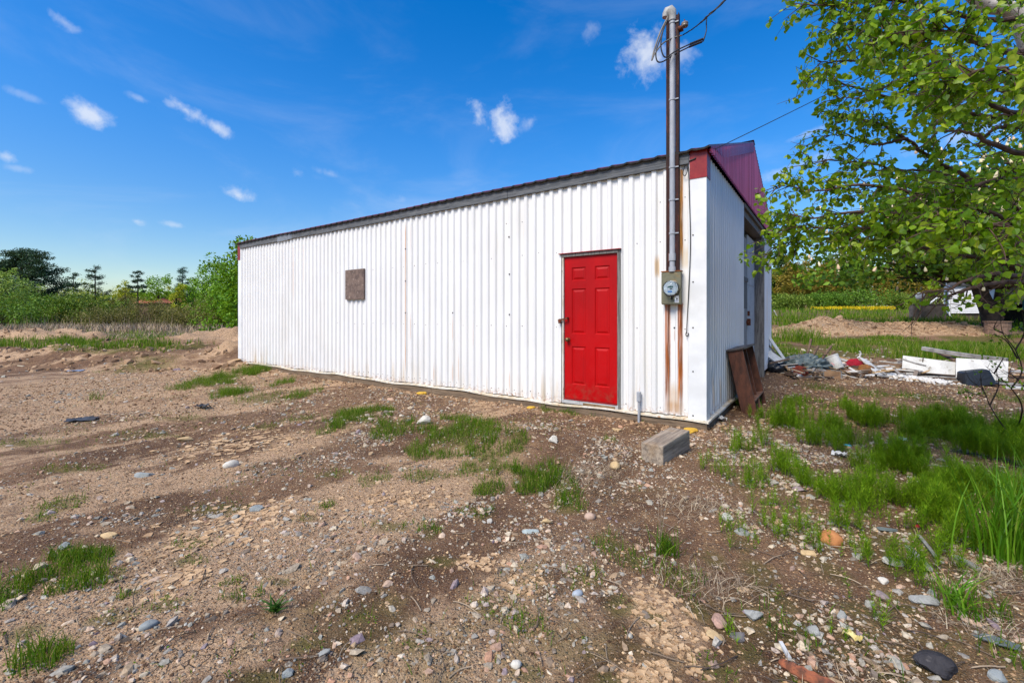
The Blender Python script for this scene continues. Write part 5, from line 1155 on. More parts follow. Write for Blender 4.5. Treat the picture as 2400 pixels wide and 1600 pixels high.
# ---------------------------------------------------------------- leaf clouds for trees
def cloud(mb, cen, rad, n, clumps, cr, size, mat=0, shell=.55, flat=1., seed=0, droop=.3, zmin=-99.):
    """leaves gathered into clumps spread through a crown; returns the clump centres"""
    lr = np.random.default_rng(seed + 1000); d = lr.normal(size=(clumps, 3)); d /= np.linalg.norm(d, axis=1)[:, None]
    rr = lr.uniform(shell, 1., clumps)[:, None] ** .7 * (1 + .22*lr.normal(size=(clumps, 1)))
    cc = np.asarray(cen) + d * rr * np.asarray(rad)
    cc[:, 2] = np.abs(cc[:, 2] - zmin - .5) + zmin + .5; w = lr.uniform(.5, 1.5, clumps); ci = rng.choice(clumps, n, p=w/w.sum())
    o = rng.normal(size=(n, 3)); o /= np.linalg.norm(o, axis=1)[:, None]; o *= rng.random((n, 1)) ** .45
    p = cc[ci] + o * (cr * w[ci])[:, None] * np.array([1, 1, flat]); p[:, 2] = np.abs(p[:, 2] - zmin) + zmin
    leaf_quads(mb, p, np.broadcast_to(size, n) * rng.uniform(.6, 1.3, n), mat, droop); return cc
def lm(name, a, b, c, tr=.3): return leafmat(name, [(0, L(*a)), (.45, L(*b)), (.85, L(*c)), (1, L(*[min(255, int(k*1.15)) for k in c]))], tr)
M_bark = surf('dark_bark', L(76,64,54), L(54,46,40), 8, .95, .6, 40, spec=.1)
M_birchb = surf('birch_bark', L(206,198,186), L(176,164,150), 6, .8, .4, 30, c3=L(70,60,54), stretch=(2, 2, 5))
M_twig = surf('brown_twig_bark', L(104,84,72), L(76,60,52), 12, .9, .3, 60, spec=.15)
def broadleaf(name, label, cat, px, top, Y, wpx, cols, n, clumps, lf, group=None, low=.25, stems=1, bark=None, seed=0, trunk_r=None, base_py=None):
    X = (px - CX)/F*Y; gz = float(H(X, Y)); ztop = ZC - (top - HY)/F*Y; hgt = ztop - gz; r = wpx/F*Y/2
    root = thing(name, label, cat, (X, Y, gz), 0, group)
    cen = np.array([X, Y, gz + hgt*(low + (1 - low)/2)]); rad = np.array([r, r*.9, hgt*(1 - low)/2])
    mb = MB(); cc = cloud(mb, cen, rad, int(n*1.7), int(clumps*1.5), max(.27*r, .3), lf*.86, seed=seed, shell=.35)
    o = mb.build('crown', cols, root)
    mb = MB(); tr_ = trunk_r or .03*hgt
    for s in range(stems):
        b0 = np.array([X + rng.normal(0, .12*r*(stems > 1)), Y, gz - .1]); top_ = cen + np.array([rng.normal(0, .4*r*(stems > 1)), 0, rad[2]*.4])
        mb.tube(spline([b0, (b0 + top_)/2 + rng.normal(0, .04*r, 3), top_], 8), np.linspace(tr_, tr_*.35, 8), 7)
        for c in cc[s::max(1, len(cc)//14)][:14]:
            f = rng.uniform(.35, .8); q = b0 + (top_ - b0)*f; mb.tube(spline([q, (q + c)/2 + np.array([0, 0, -.05*r]), c], 6), np.linspace(tr_*.4, tr_*.08, 6), 5)
    mb.build('trunk', bark or M_bark, root); return root
def pine(name, label, px, top, base, Y, wpx, group, cm, n_wh, seed, bare=.45, spread_bottom=1., needle=.16, nt=60, leanx=0.):
    lr = np.random.default_rng(seed); X = (px - CX)/F*Y; gz = float(H(X, Y)); zt = ZC - (top - HY)/F*Y; hgt = zt - gz; r = wpx/F*Y/2
    root = thing(name, label, 'pine tree', (X, Y, gz), 0, group); mt = MB(); mc = MB()
    tr = np.array([[X + leanx*t*hgt, Y, gz - .1 + t*(hgt - .05)] for t in np.linspace(0, 1, 8)]); mt.tube(tr, np.linspace(.022*hgt, .004*hgt, 8), 7)
    for i in range(n_wh):
        k = lr.integers(4, 7); a0 = lr.uniform(0, 6)
        for j in range(k):
            t = min(1., bare + (1 - bare)*(i + lr.uniform(-.25, .85))/n_wh); t = max(t, bare*.9)
            a = a0 + j*6.283/k + lr.normal(0, .25); ln = r * (1 - ((t - bare)/(1 - bare))**1.4*.8) * lr.uniform(.55, 1.15) * (spread_bottom if i == 0 else 1); el = lr.uniform(-.05, .35) + .5*max(0, t - .8)*3
            q = np.array([X + leanx*t*hgt, Y, gz + t*hgt]); e = q + ln*np.array([math.cos(a)*math.cos(el), math.sin(a)*math.cos(el), math.sin(el)]); mid = (q + e)/2 + np.array([0, 0, -.06*ln])
            br = spline([q, mid, e], 6); mt.tube(br, np.linspace(.006*hgt, .0015*hgt, 6), 5, 0, False)
            m_ = int(nt*1.8*lr.uniform(.6, 1.3)); f = lr.choice([.45, .62, .8, 1.0], m_, p=[.1, .2, .3, .4])[:, None]; jj = (f*100).astype(int)[:, 0] % 7; c = q + (e - q)*f + np.stack([np.sin(jj*2.1 + a)*.10*r, np.cos(jj*1.7 + a)*.10*r, .05*r*np.sin(jj*3.)], 1) + lr.normal(0, .075*r + .02, (m_, 3))*np.array([1, 1, .7])
            leaf_quads(mc, c, needle*lr.uniform(.6, 1.3, m_), droop=-.4, asp=.35)
    mt.build('trunk', M_bark, root); mc.build('crown', cm, root); return root

PN = lm('dark_pine_needles', (22,46,34), (38,68,44), (70,100,62), .1); PN2 = lm('small_pine_needles', (24,46,36), (40,66,46), (62,92,60), .1); SPR = lm('blue_spruce_needles', (44,76,72), (66,100,88), (90,124,108), .1)
YG = lm('yellow_green_leaves', (140,154,20), (178,182,36), (204,202,66)); GR = lm('fresh_green_leaves', (76,122,14), (112,158,26), (148,188,52)); OL = lm('olive_willow_leaves', (72,98,22), (104,130,36), (142,162,66)); RB = lm('reddish_twig_leaves', (88,86,34), (116,108,52), (136,126,70), .25); WG = lm('pale_willow_leaves', (108,138,46), (142,168,66), (172,192,98)); DG = lm('shrub_green_leaves', (56,92,18), (86,124,28), (120,156,50)); BR = lm('brown_green_leaves', (100,90,22), (136,118,36), (164,142,54)); SPG = lm('spruce_green_needles', (24,50,22), (42,72,30), (66,98,40), .1)
GL = 'trees and shrubs behind the marsh on the left'
def bigpine():
    lr = np.random.default_rng(77); Y = 60; root = None
    X = (52 - CX)/F*Y; gz = float(H(X, Y)); root = thing('spreading_pine', 'broad dark pine with layered spreading branches at the far left', 'pine tree', (X, Y, gz)); mt, mc = MB(), MB()
    mt.tube(spline([(X, Y, gz - .1), (X + .2, Y, gz + 3), (X - .2, Y, gz + 6), (X, Y, gz + 9)], 10), np.linspace(.35, .08, 10), 8)
    for i in range(70):
        t = lr.uniform(.12, 1.); z = 1.8 + 8.2*t; a = lr.uniform(0, 6.283); ln = (6.6*(1 - t**2.2*.72)) * lr.uniform(.45, 1.05); q = np.array([X, Y, gz + z*.86]); e = np.array([X + ln*math.cos(a), Y + ln*math.sin(a)*.8, gz + z + lr.uniform(-.1, .5)])
        mt.tube(spline([q, (q + e)/2 + [0, 0, -.1], e], 6), np.linspace(.09, .02, 6), 5, 0, False)
        for c in range(6):
            f = lr.uniform(.45, 1.08); cc = q + (e - q)*f + lr.normal(0, .35, 3); n = 90; o = lr.normal(size=(n, 3)); o /= np.linalg.norm(o, axis=1)[:, None]; o *= lr.random((n, 1))**.5*np.array([.95, .95, .32]); leaf_quads(mc, cc + o, .26*lr.uniform(.6, 1.3, n), droop=-.5, asp=.35)
    mt.build('trunk', M_bark, root); mc.build('crown', PN, root)
bigpine()
pine('young_pine', 'ragged small pine just right of the broad dark pine', 172, 640, 745, 58, 52, GL, PN2, 6, 5, .35, nt=70)
pine('young_pine', 'small pine with a bare trunk and round top between two gaps', 223, 625, 715, 58, 64, GL, PN2, 7, 6, .42, 1.3, nt=75)
pine('young_pine', 'slim pine with a small tuft top near the orange roof', 323, 635, 700, 60, 46, GL, PN2, 4, 7, .62, nt=80)
pine('blue_spruce', 'pointed bluish spruce beyond the green bushes', 428, 626, 690, 66, 50, GL, SPR, 11, 8, .2, nt=60)
for i, (nm, lab, px, top, Y, w, mt, n, cl, lf, low) in enumerate([
    ('pale_shrub', 'pale rounded willow at the left edge under the pine', 18, 643, 50, 110, WG, 3600, 40, .24, .05),
    ('green_shrub', 'mid green shrub at the left edge in front of the willow', 0, 705, 42, 150, DG, 3600, 40, .2, .0),
    ('green_shrub', 'wide green shrub below the ragged small pine', 110, 692, 46, 130, DG, 4200, 46, .2, .0),
    ('green_shrub', 'fresh green shrub under the bare trunked pine', 178, 690, 47, 120, OL, 4200, 46, .2, .0),
    ('green_shrub', 'olive shrub right of the bare trunked pine', 236, 700, 48, 80, OL, 3000, 34, .2, .0),
    ('twiggy_shrub', 'dark twiggy shrub in front of the slim pine', 293, 684, 50, 66, RB, 2400, 30, .16, .05),
    ('yellow_shrub', 'yellow green bush behind the gap left of the slim pine', 292, 660, 66, 64, YG, 2600, 30, .26, .05),
    ('yellow_shrub', 'pale yellow bush seen between the small pines', 190, 668, 70, 110, YG, 2600, 34, .26, .0),
    ('green_tree', 'fresh green round tree right of the slim pine', 372, 650, 64, 84, GR, 3400, 40, .26, .1),
    ('green_tree', 'light green tree right of the bluish spruce', 440, 660, 60, 60, GR, 2800, 34, .24, .05),
    ('green_tree', 'bright green tree below the bluish spruce', 414, 668, 58, 44, YG, 2000, 28, .22, .05),
    ('green_tree', 'leafy green tree sloping down left of the tree behind the shed', 500, 622, 44, 90, GR, 4600, 50, .22, .0),
    ('green_shrub', 'bright green shrub at the far end of the shed', 520, 668, 40, 120, GR, 3800, 44, .2, .0),
    ('twiggy_shrub', 'low olive brown thicket in the middle of the marsh', 360, 708, 46, 120, RB, 4200, 46, .15, .0),
    ('twiggy_shrub', 'reddish brown thicket next to the far end of the shed', 520, 700, 40, 140, RB, 5200, 50, .14, .0),
    ('twiggy_shrub', 'reddish thicket left of the middle of the marsh', 250, 722, 44, 130, RB, 4000, 44, .15, .0),
    ('twiggy_shrub', 'low brown thicket between the two reddish ones', 440, 718, 42, 110, RB, 3600, 40, .14, .0)]):
    broadleaf(nm, lab, 'shrub' if 'shrub' in nm else 'tree', px, top, Y, w, mt, n, cl, lf, GL, low, stems=5 if 'shrub' in nm else 1, seed=i + 10, trunk_r=.05 if 'shrub' in nm else None)
broadleaf('maple_tree', 'dense green leafy tree rising behind the far end of the shed', 'tree', 614, 572, 25, 180, lm('maple_leaves', (60,106,6), (94,142,14), (130,172,36)), 20000, 170, .2, None, .0, seed=41)
# distant wood closing the left view and the right
def farwood(name, label, x0, x1, Y, top, mt, n, jit):
    m = MB(); px = rng.uniform(x0, x1, n); y = Y + rng.uniform(-4, 4, n); x = (px - CX)/F*y; g = H(x, y); tp = top + jit*(fbm(px*.03, px*0, 171, 4) - .5)*2; zt = ZC - (tp - HY)/F*y
    z = g + (zt - g)*rng.random(n)**.7; leaf_quads(m, np.stack([x, y, z], 1), rng.uniform(.3, .8, n)); return tag(m.build(name, mt), label, 'woods', kind='stuff')
farwood('distant_woods', 'distant line of bushes closing the marsh on the left', -60, 620, 78, 690, OL, 9000, 14)
farwood('distant_woods', 'distant mixed woods behind the field on the right', 1790, 3300, 92, 630, BR, 30000, 22)
# cattails and reeds
m = MB(); n = 5200; px = rng.uniform(-40, 600, n); y = rng.uniform(35, 44, n); x = (px - CX)/F*y; blades(m, np.stack([x, y, H(x, y)], 1), rng.uniform(.3, 1.0, n), .045, .6, .6, segs=2)
n = 260; px = rng.uniform(30, 600, n); y = rng.uniform(38, 43, n); x = (px - CX)/F*y; blades(m, np.stack([x, y, H(x, y)], 1), rng.uniform(1.1, 1.9, n), .022, .2, .6, segs=2)
n = 9000; px = rng.uniform(-40, 620, n); y = rng.uniform(23, 36, n); x = (px - CX)/F*y; k = fbm(x*.5, y*.5, 181, 3) > .48; x, y = x[k], y[k]; blades(m, np.stack([x, y, H(x, y)], 1), rng.uniform(.1, .4, len(x)), .03, 1.2, .6)
tag(m.build('reeds', islandmat('dead_reed', [(0, L(136,110,88)), (.4, L(184,158,130)), (.8, L(208,186,156)), (1, L(120,126,56))], bump=0, mottled=.2)), 'dead grey brown reeds and cattails along the marsh', 'reeds', kind='stuff')
# the low barn seen over the thicket
bx0, bx1, Yb = (318 - CX)/F*62, (426 - CX)/F*62, 62
bt = thing('far_barn', 'low distant building with an orange corrugated roof behind the thicket', 'barn', ((bx0+bx1)/2, Yb, 0))
m = MB(); m.box((bx0, Yb, 0), (bx1, Yb + 5, 3.2)); m.build('wall', W_brown, bt)
m = MB(); s = np.arange(bx0 - .2, bx1 + .2, .18); w_ = .07*(np.arange(len(s)) % 3 == 0); n = len(s); a = np.stack([s, np.full(n, Yb - .3), 3.15 + w_], 1); b = np.stack([s, np.full(n, Yb + 2.6), 3.98 + w_], 1); I = np.arange(n-1); m.add(np.concatenate([a, b]), np.stack([I, I+1, I+1+n, I+n], 1)); m.build('roof', surf('orange_roof_metal', L(196,120,86), L(168,94,70), 1.2, .6, .1, c3=L(206,170,150)), bt)

# right hand side -----------------------------------------------------
GR_ = 'trees along the far edge of the right field'
def conifer(label, px, top, Y, wpx, seed, cm=SPG):
    return pine('spruce_tree', label, px, top, 720, Y, wpx, GR_, cm, 15, seed, .06, 1., .34, 60)
conifer('dark pointed spruce right beside the shed wall', 1832, 590, 70, 72, 61); conifer('pointed spruce in the middle of the far trees', 1945, 606, 74, 60, 62); conifer('slimmer spruce left of the middle far trees', 1880, 622, 76, 44, 63); conifer('tall spruce behind the flowering chestnut', 1972, 612, 72, 54, 64)
for i, (lab, px, top, w, mt) in enumerate([('olive brown budding tree beside the dark spruce', 1860, 634, 80, BR), ('greenish tree at the corner of the shed wall', 1822, 650, 60, OL), ('orange brown tree left of the chestnut', 1905, 630, 84, BR), ('tall brownish tree behind the chestnut edge', 1955, 628, 80, BR), ('green tree between the brown ones', 1930, 650, 60, OL), ('brown tree behind the grey block wall', 2060, 640, 110, BR), ('brownish tree near the white house', 2150, 636, 120, BR), ('olive tree behind the white house', 2250, 622, 150, OL), ('olive tree at the right edge', 2370, 616, 160, OL)]):
    broadleaf('far_tree', lab, 'tree', px, top - 22, 66 + (i % 3)*3, w*1.15, mt, 4400, 44, .3, GR_, .02, seed=70 + i)
for i, (lab, px, top, w) in enumerate([('low dark shrub at the foot of the far trees', 1850, 690, 90), ('dark undergrowth below the chestnut', 2010, 676, 130), ('green shrub beside the grey block wall', 2120, 690, 90), ('dark shrub behind the yellow flowers', 1930, 690, 90)]):
    broadleaf('dark_shrub', lab, 'shrub', px, top, 60, w, DG if i % 2 else OL, 3000, 36, .24, GR_, .0, 4, seed=90 + i, trunk_r=.05)
# sand pile far off
X, Yq = (1866 - CX)/F*62, 62.
m = MB(); gq = float(H(X, Yq)); k = 20; th = np.arange(k)*2*math.pi/k; vs = [np.stack([X + r*np.cos(th), Yq + r*.7*np.sin(th), gq + z + .08*rng.random(k)], 1) for r, z in ((1.75, -.1), (1.2, .35), (.6, .72), (.15, .86))]; m.add(np.concatenate(vs), [(i*k+j, i*k+(j+1)%k, (i+1)*k+(j+1)%k, (i+1)*k+j) for i in range(3) for j in range(k)] + [tuple(3*k+j for j in range(k))]); solo('sand_pile', m, surf('tan_sand', L(196,164,120), L(172,140,100), 4, .95, .4, 30), 'small cone of tan sand in the far field', 'sand pile')
# white house behind the chestnut
Yh = 30.0; hp = lambda px, Y=Yh: (px - CX)/F*Y
hz = lambda py, Y=Yh: ZC - (py - HY)/F*Y
house = thing('white_house', 'small white clapboard house partly hidden by the chestnut', 'house', (hp(2260), Yh, 1.1), math.radians(-38))
def clap(mb, x0, x1, y0, z0, z1, mat=0, axis='x'):
    z = z0
    while z < z1:
        t = min(z + .14, z1); 
        if axis == 'x': mb.quad((x0, y0 - .03, z), (x1, y0 - .03, z), (x1, y0, t), (x0, y0, t), mat); mb.quad((x0, y0, z), (x1, y0, z), (x1, y0 - .03, z), (x0, y0 - .03, z), mat)
        else: mb.quad((y0 - .03, x0, z), (y0 - .03, x1, z), (y0, x1, t), (y0, x0, t), mat); mb.quad((y0, x0, z), (y0, x1, z), (y0 - .03, x1, z), (y0 - .03, x0, z), mat)
        z = t
M_clap = surf('white_clapboard', (.74,.75,.77,1), (.68,.69,.72,1), 2, .6, .1); M_shing = surf('dark_shingles', L(78,76,78), L(56,54,58), 10, .95, .5, 40); M_glass = surf('dark_window_glass', L(60,70,76), L(40,48,54), 2, .15, 0)
m = MB(); xa, xb = hp(2237), hp(2420); zb, zt = hz(734), hz(672); clap(m, xa, xb, Yh, zb, zt + .25); m.box((xa, Yh + .01, zb), (xb, Yh + 3, zt + .25)); clap(m, Yh, Yh + 3, xa, zb, zt + .25, axis='y')
m.add([(xa + .01, Yh, zt + .25), (xa + .01, Yh + 3, zt + .25), (xa + .01, Yh + 1.5, zt + 1.5)], [(0, 1, 2)]); m.build('wall', M_clap, house)
m = MB(); m.quad((xa - .2, Yh - .25, zt + .12), (xb, Yh - .25, zt + .12), (xb, Yh + 1.5, zt + 1.6), (xa - .2, Yh + 1.5, zt + 1.6)); m.quad((xa - .2, Yh + 3.2, zt + .12), (xa - .2, Yh + 1.5, zt + 1.6), (xb, Yh + 1.5, zt + 1.6), (xb, Yh + 3.2, zt + .12)); m.build('roof', M_shing, house)
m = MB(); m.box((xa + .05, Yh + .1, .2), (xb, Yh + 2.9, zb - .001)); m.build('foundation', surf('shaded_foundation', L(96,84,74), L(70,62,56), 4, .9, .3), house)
m = MB(); m.box((xa - .045, Yh + 1.2, zb + .55), (xa - .03, Yh + 2.0, zt - .2)); m.build('window', M_glass, house)
m = MB(); m.tube([(xa - .06, Yh - .06, zt), (xa - .06, Yh - .06, zb - .1), (xa + .1, Yh - .2, zb - .42)], .045, 8); m.build('downspout', M_white, house)
m = MB(); m.tube([(hp(2176, 29), 29, hz(713, 29)), (hp(2199, 29), 29, hz(696, 29))], .05, 8); solo('white_rail', m, M_white, 'white slanting pipe left of the white house', 'pipe')
m = MB(); m.box((hp(2316), Yh - .05, hz(712)), (hp(2322), Yh - .031, hz(676)), 1); m.box((hp(2311), Yh - .06, hz(715)), (hp(2315), Yh - .031, hz(674)), 0); m.build('window', [M_white, M_glass], house)
h2 = thing('white_trailer', 'white and blue walled building at the right edge behind the chestnut', 'building', (hp(2385, 24), 24, 1.0), math.radians(-40))
m = MB(); clap(m, hp(2350, 24), hp(2470, 24), 24, hz(712, 24), hz(668, 24)); m.box((hp(2350, 24), 24.01, hz(712, 24)), (hp(2470, 24), 27, hz(668, 24))); m.build('wall', M_clap, h2)
m = MB(); m.box((hp(2345, 24), 23.85, hz(668, 24)), (hp(2480, 24), 27.3, hz(664, 24))); m.quad((hp(2345, 24), 23.8, hz(664, 24)), (hp(2480, 24), 23.8, hz(664, 24)), (hp(2480, 24), 25.6, hz(648, 24)), (hp(2345, 24), 25.6, hz(648, 24))); m.build('roof', M_shing, h2)
m = MB(); m.box((hp(2392, 24), 23.9, hz(726, 24)), (hp(2470, 24), 23.968, hz(702, 24))); m.build('blue_panel', surf('blue_painted_panel', L(60,130,160), L(50,110,140), 3, .6, .1), h2)
m = MB(); m.box((hp(2352, 24), 24.1, .6), (hp(2470, 24), 26.9, hz(712, 24) - .001)); m.build('dark_base', M_dark, h2)
m = MB(); a, b = hp(2140, 28), hp(2218, 28); m.box((a, 28, .8), (b, 28.3, hz(714, 28))); m.box((a - .03, 27.97, hz(714, 28)), (b + .03, 28.33, hz(712, 28))); solo('block_wall', m, surf('grey_block_wall', L(122,112,104), L(94,86,80), 2.5, .95, .5, 14, c3=L(70,62,58)), 'low grey block wall left of the white house', 'wall')
m = MB(); dsh = np.array([hp(2157, 27.5), 27.5, hz(694, 27.5)]); m.lathe([(0, .06), (.12, .05), (.22, .02), (.235, 0)], dsh, (-.5, -.8, .25), 20); dish = thing('satellite_dish', 'grey satellite dish on a pole above the block wall', 'satellite dish', (dsh[0], 27.5, 1.0)); md = m.build('dish', surf('grey_dish', L(170,176,186), L(150,156,166), 5, .5, 0), dish); md.modifiers.new('thick', 'SOLIDIFY').thickness = .01
m = MB(); m.tube([(dsh[0] + .03, 27.53, .9), (dsh[0] + .03, 27.53, dsh[2])], .03, 8); m.build('pole', M_greyz, dish)
m = MB(); q = P(1818, 733, 34); m.tube([q + [-.14, 0, .22], q + [.12, 0, -.30]], .035, 6); solo('white_stake', m, W_white, 'thin white slanting stake in the field by the shed corner', 'stake')
# chestnut with candles, on a round planter
Yc = 20.0; Xt = (2318 - CX)/F*Yc; gz = float(H(Xt, Yc))
ch = thing('chestnut_tree', 'dark flowering chestnut with cream blossom candles right of the field', 'tree', (Xt, Yc, gz))
cen = np.array([(2395 - CX)/F*Yc, Yc + .5, 3.4]); rad = np.array([6.7, 4.6, 4.9])
mb = MB(); cc = cloud(mb, cen, rad, 30000, 230, .95, .26, seed=201, shell=.6, zmin=2.7); mb.build('crown', lm('chestnut_leaves', (44,76,14), (74,112,22), (116,150,40), .35), ch)
mb = MB()
for i in range(900):
    c = cc[rng.integers(len(cc))]; d = rng.normal(0, .5, 3) + np.array([-.55, -.75, .45]); d /= np.linalg.norm(d); p = c + d*rng.uniform(.85, 1.3); mb.lathe([(0, 0), (.055, .02), (.06, .08), (.035, .17), (0, .24)], p, (rng.normal(0, .2), rng.normal(0, .2), 1), 6)
mb.build('blossoms', islandmat('cream_blossom', [(0, L(224,206,160)), (.6, L(236,222,184)), (1, L(214,176,140))], bump=0, mottled=.2), ch)
mb = MB(); tb_ = np.array([Xt, Yc, gz - .2])
mb.tube(spline([tb_ + [.2, 0, 0], tb_ + [-.05, 0, 1.], tb_ + [-.45, 0, 2.0], tb_ + [-.6, 0, 3.2]], 10), np.linspace(.33, .22, 10), 10); mb.tube(spline([tb_ + [.3, 0, .3], tb_ + [.5, 0, 1.6], tb_ + [.7, 0, 3.2]], 8), np.linspace(.24, .15, 8), 9)
for c in cc[::5]: q = tb_ + np.array([rng.normal(0, .4), 0, rng.uniform(1.8, 3.4)]); mb.tube(spline([q, (q + c)/2 + [0, 0, -.15], c], 7), np.linspace(.11, .03, 7), 6)
mb.build('trunk', surf('black_brown_bark', L(84,72,62), L(56,48,44), 6, .95, .8, 24, spec=.1), ch)
pl = np.array([(2338 - CX)/F*18.6, 18.6, 0]); pl[2] = float(H(pl[0], pl[1]))
m = MB(); m.lathe([(.40, -.1), (.40, .52), (.44, .525), (.44, .56), (0, .56)], pl, (0, 0, 1), 20); solo('round_planter', m, surf('tan_wooden_drum', L(156,126,104), L(126,100,84), 3, .9, .3, 20, stretch=(4, 4, 1)), 'round tan wooden drum with a grey lid under the chestnut', 'drum')
# ================================================================= THE NEAR BIRCH
GB = (6.12, 5.05)
birch = thing('birch_tree', 'large birch with fresh green leaves reaching in from the right', 'tree', (GB[0], GB[1], float(H(*GB))))
trunk_line = spline([(GB[0], GB[1], float(H(*GB)) - .15), (6.0, 4.85, 1.2), (5.65, 4.6, 2.5), tuple(P(2400, 71, 4.3)), tuple(P(2293, 4, 4.25)), tuple(P(2150, -150, 4.1)), tuple(P(2050, -330, 4.0))], 40)
m = MB(); m.tube(trunk_line, np.linspace(.13, .014, 40), 12); m.build('trunk', M_birchb, birch, smooth=True)
LIMBS = [  # (photo x, photo y, distance)
 [(2440,60,4.0),(2297,48,3.6),(2168,16,3.3),(2090,0,3.2),(1960,10,3.2),(1850,12,3.3)],
 [(2440,260,4.2),(2318,196,3.6),(2211,136,3.3),(2147,114,3.2),(2020,70,3.3),(1925,75,3.5)],
 [(2440,290,4.2),(2347,250,3.6),(2240,205,3.2),(2110,165,3.1),(1990,140,3.3),(1915,145,3.4)],
 [(2440,290,4.4),(2318,266,4.0),(2233,259,3.8),(2100,232,3.6),(1980,200,3.7),(1888,182,3.8)],
 [(2450,540,4.6),(2283,429,4.1),(2183,368,3.9),(2126,325,3.8),(2060,288,3.8),(1980,262,3.8),(1912,264,3.8)],
 [(2283,429,4.1),(2180,405,3.7),(2060,385,3.5),(1960,375,3.6),(1880,392,3.7)],
 [(2450,570,4.4),(2300,490,3.7),(2160,455,3.4),(2020,440,3.4),(1900,440,3.6),(1806,438,3.7)],
 [(2450,600,4.2),(2300,540,3.4),(2160,505,3.1),(2020,495,3.2),(1900,505,3.4),(1815,500,3.6)],
 [(2440,645,4.0),(2294,592,3.4),(2175,560,3.2),(2050,540,3.2),(1930,536,3.4),(1815,532,3.6)],
 [(2440,650,4.3),(2260,600,3.9),(2100,568,3.7),(1950,560,3.7),(1860,570,3.7),(1804,574,3.7)],
 [(2440,640,3.6),(2340,640,3.0),(2240,668,2.8),(2130,692,2.9)],
 [(2440,655,3.4),(2330,662,2.9),(2230,690,2.8),(2160,695,2.9)],
 [(2450,150,3.4),(2330,110,2.7),(2230,85,2.5),(2120,75,2.6),(2060,85,2.7)],
 [(2450,380,3.2),(2340,340,2.6),(2270,310,2.5),(2180,300,2.7)],
 [(2450,430,3.6),(2360,420,3.0),(2250,440,2.8),(2130,470,2.9)],
 [(2450,220,3.0),(2370,170,2.4),(2300,165,2.3),(2210,185,2.4)],
 [(2440,530,3.0),(2360,525,2.5),(2290,535,2.4),(2200,515,2.5)],
 [(2440,20,3.6),(2330,-30,3.3),(2200,-40,3.1),(2060,-20,3.1),(1950,-10,3.2)],
 [(2211,136,3.3),(2120,180,3.2),(2050,215,3.2),(1960,235,3.4)],
 [(2126,325,3.8),(2060,335,3.7),(1990,318,3.7),(1930,320,3.8)],
 [(2300,490,3.7),(2200,515,3.6),(2100,530,3.6),(1990,528,3.7)],
 [(2400,300,3.9),(2330,300,3.9),(2300,330,3.9),(2260,345,3.9)],
 [(2440,470,3.8),(2380,400,3.6),(2330,370,3.6)],
 [(2470,60,4.4),(2500,-160,4.5),(2470,-420,4.6)],
 [(2470,260,4.6),(2560,180,4.6),(2680,100,4.6),(2800,60,4.7)],
 [(2480,400,4.7),(2600,360,4.6),(2740,330,4.5),(2860,340,4.5)],
 [(2480,480,4.7),(2580,460,4.9),(2700,440,5.2)],
 [(2470,160,4.6),(2580,40,4.8),(2660,-120,5.0)],
]
mbr, mlf = MB(), MB()
def birch_leaves(mb, base, s):
    """ovate pointed leaves hanging on short stalks, slightly folded"""
    n = len(base); a = rng.uniform(0, 6.283, n); el = rng.normal(-.75, .45, n)
    ax = np.stack([np.cos(a)*np.cos(el), np.sin(a)*np.cos(el), np.sin(el)], 1); t = rng.normal(size=(n, 3)); sd = np.cross(ax, t); sd /= np.linalg.norm(sd, axis=1)[:, None]; nr = np.cross(sd, ax)
    s = np.asarray(s)[:, None]; b = base + ax*s*.25
    fold = rng.uniform(.05, .22, (n, 1)); cup = rng.uniform(-.12, .12, (n, 1))
    pr = [(0, 0), (.16, .36), (.42, .42), (.72, .24), (1., 0)]
    L_ = [b + ax*s*p - sd*s*w*.95 + nr*s*(fold*w*1.2 + cup*p*p) for p, w in pr[1:4]]; R_ = [b + ax*s*p + sd*s*w*.95 + nr*s*(fold*w*1.2 + cup*p*p) for p, w in pr[1:4]]
    C_ = [b, b + ax*s*.42, b + ax*s + nr*s*cup]
    v = np.stack(C_ + L_ + R_, 1).reshape(-1, 3); o = 9*np.arange(n)[:, None]
    mb.add(v, o + np.array([0, 1, 4, 3])); 
    for f in ([1, 2, 5, 4], [0, 6, 7, 1], [1, 7, 8, 2]): mb.f.append((o + np.array(f) + mb.n - len(v), 0))
lb, ls = [], []
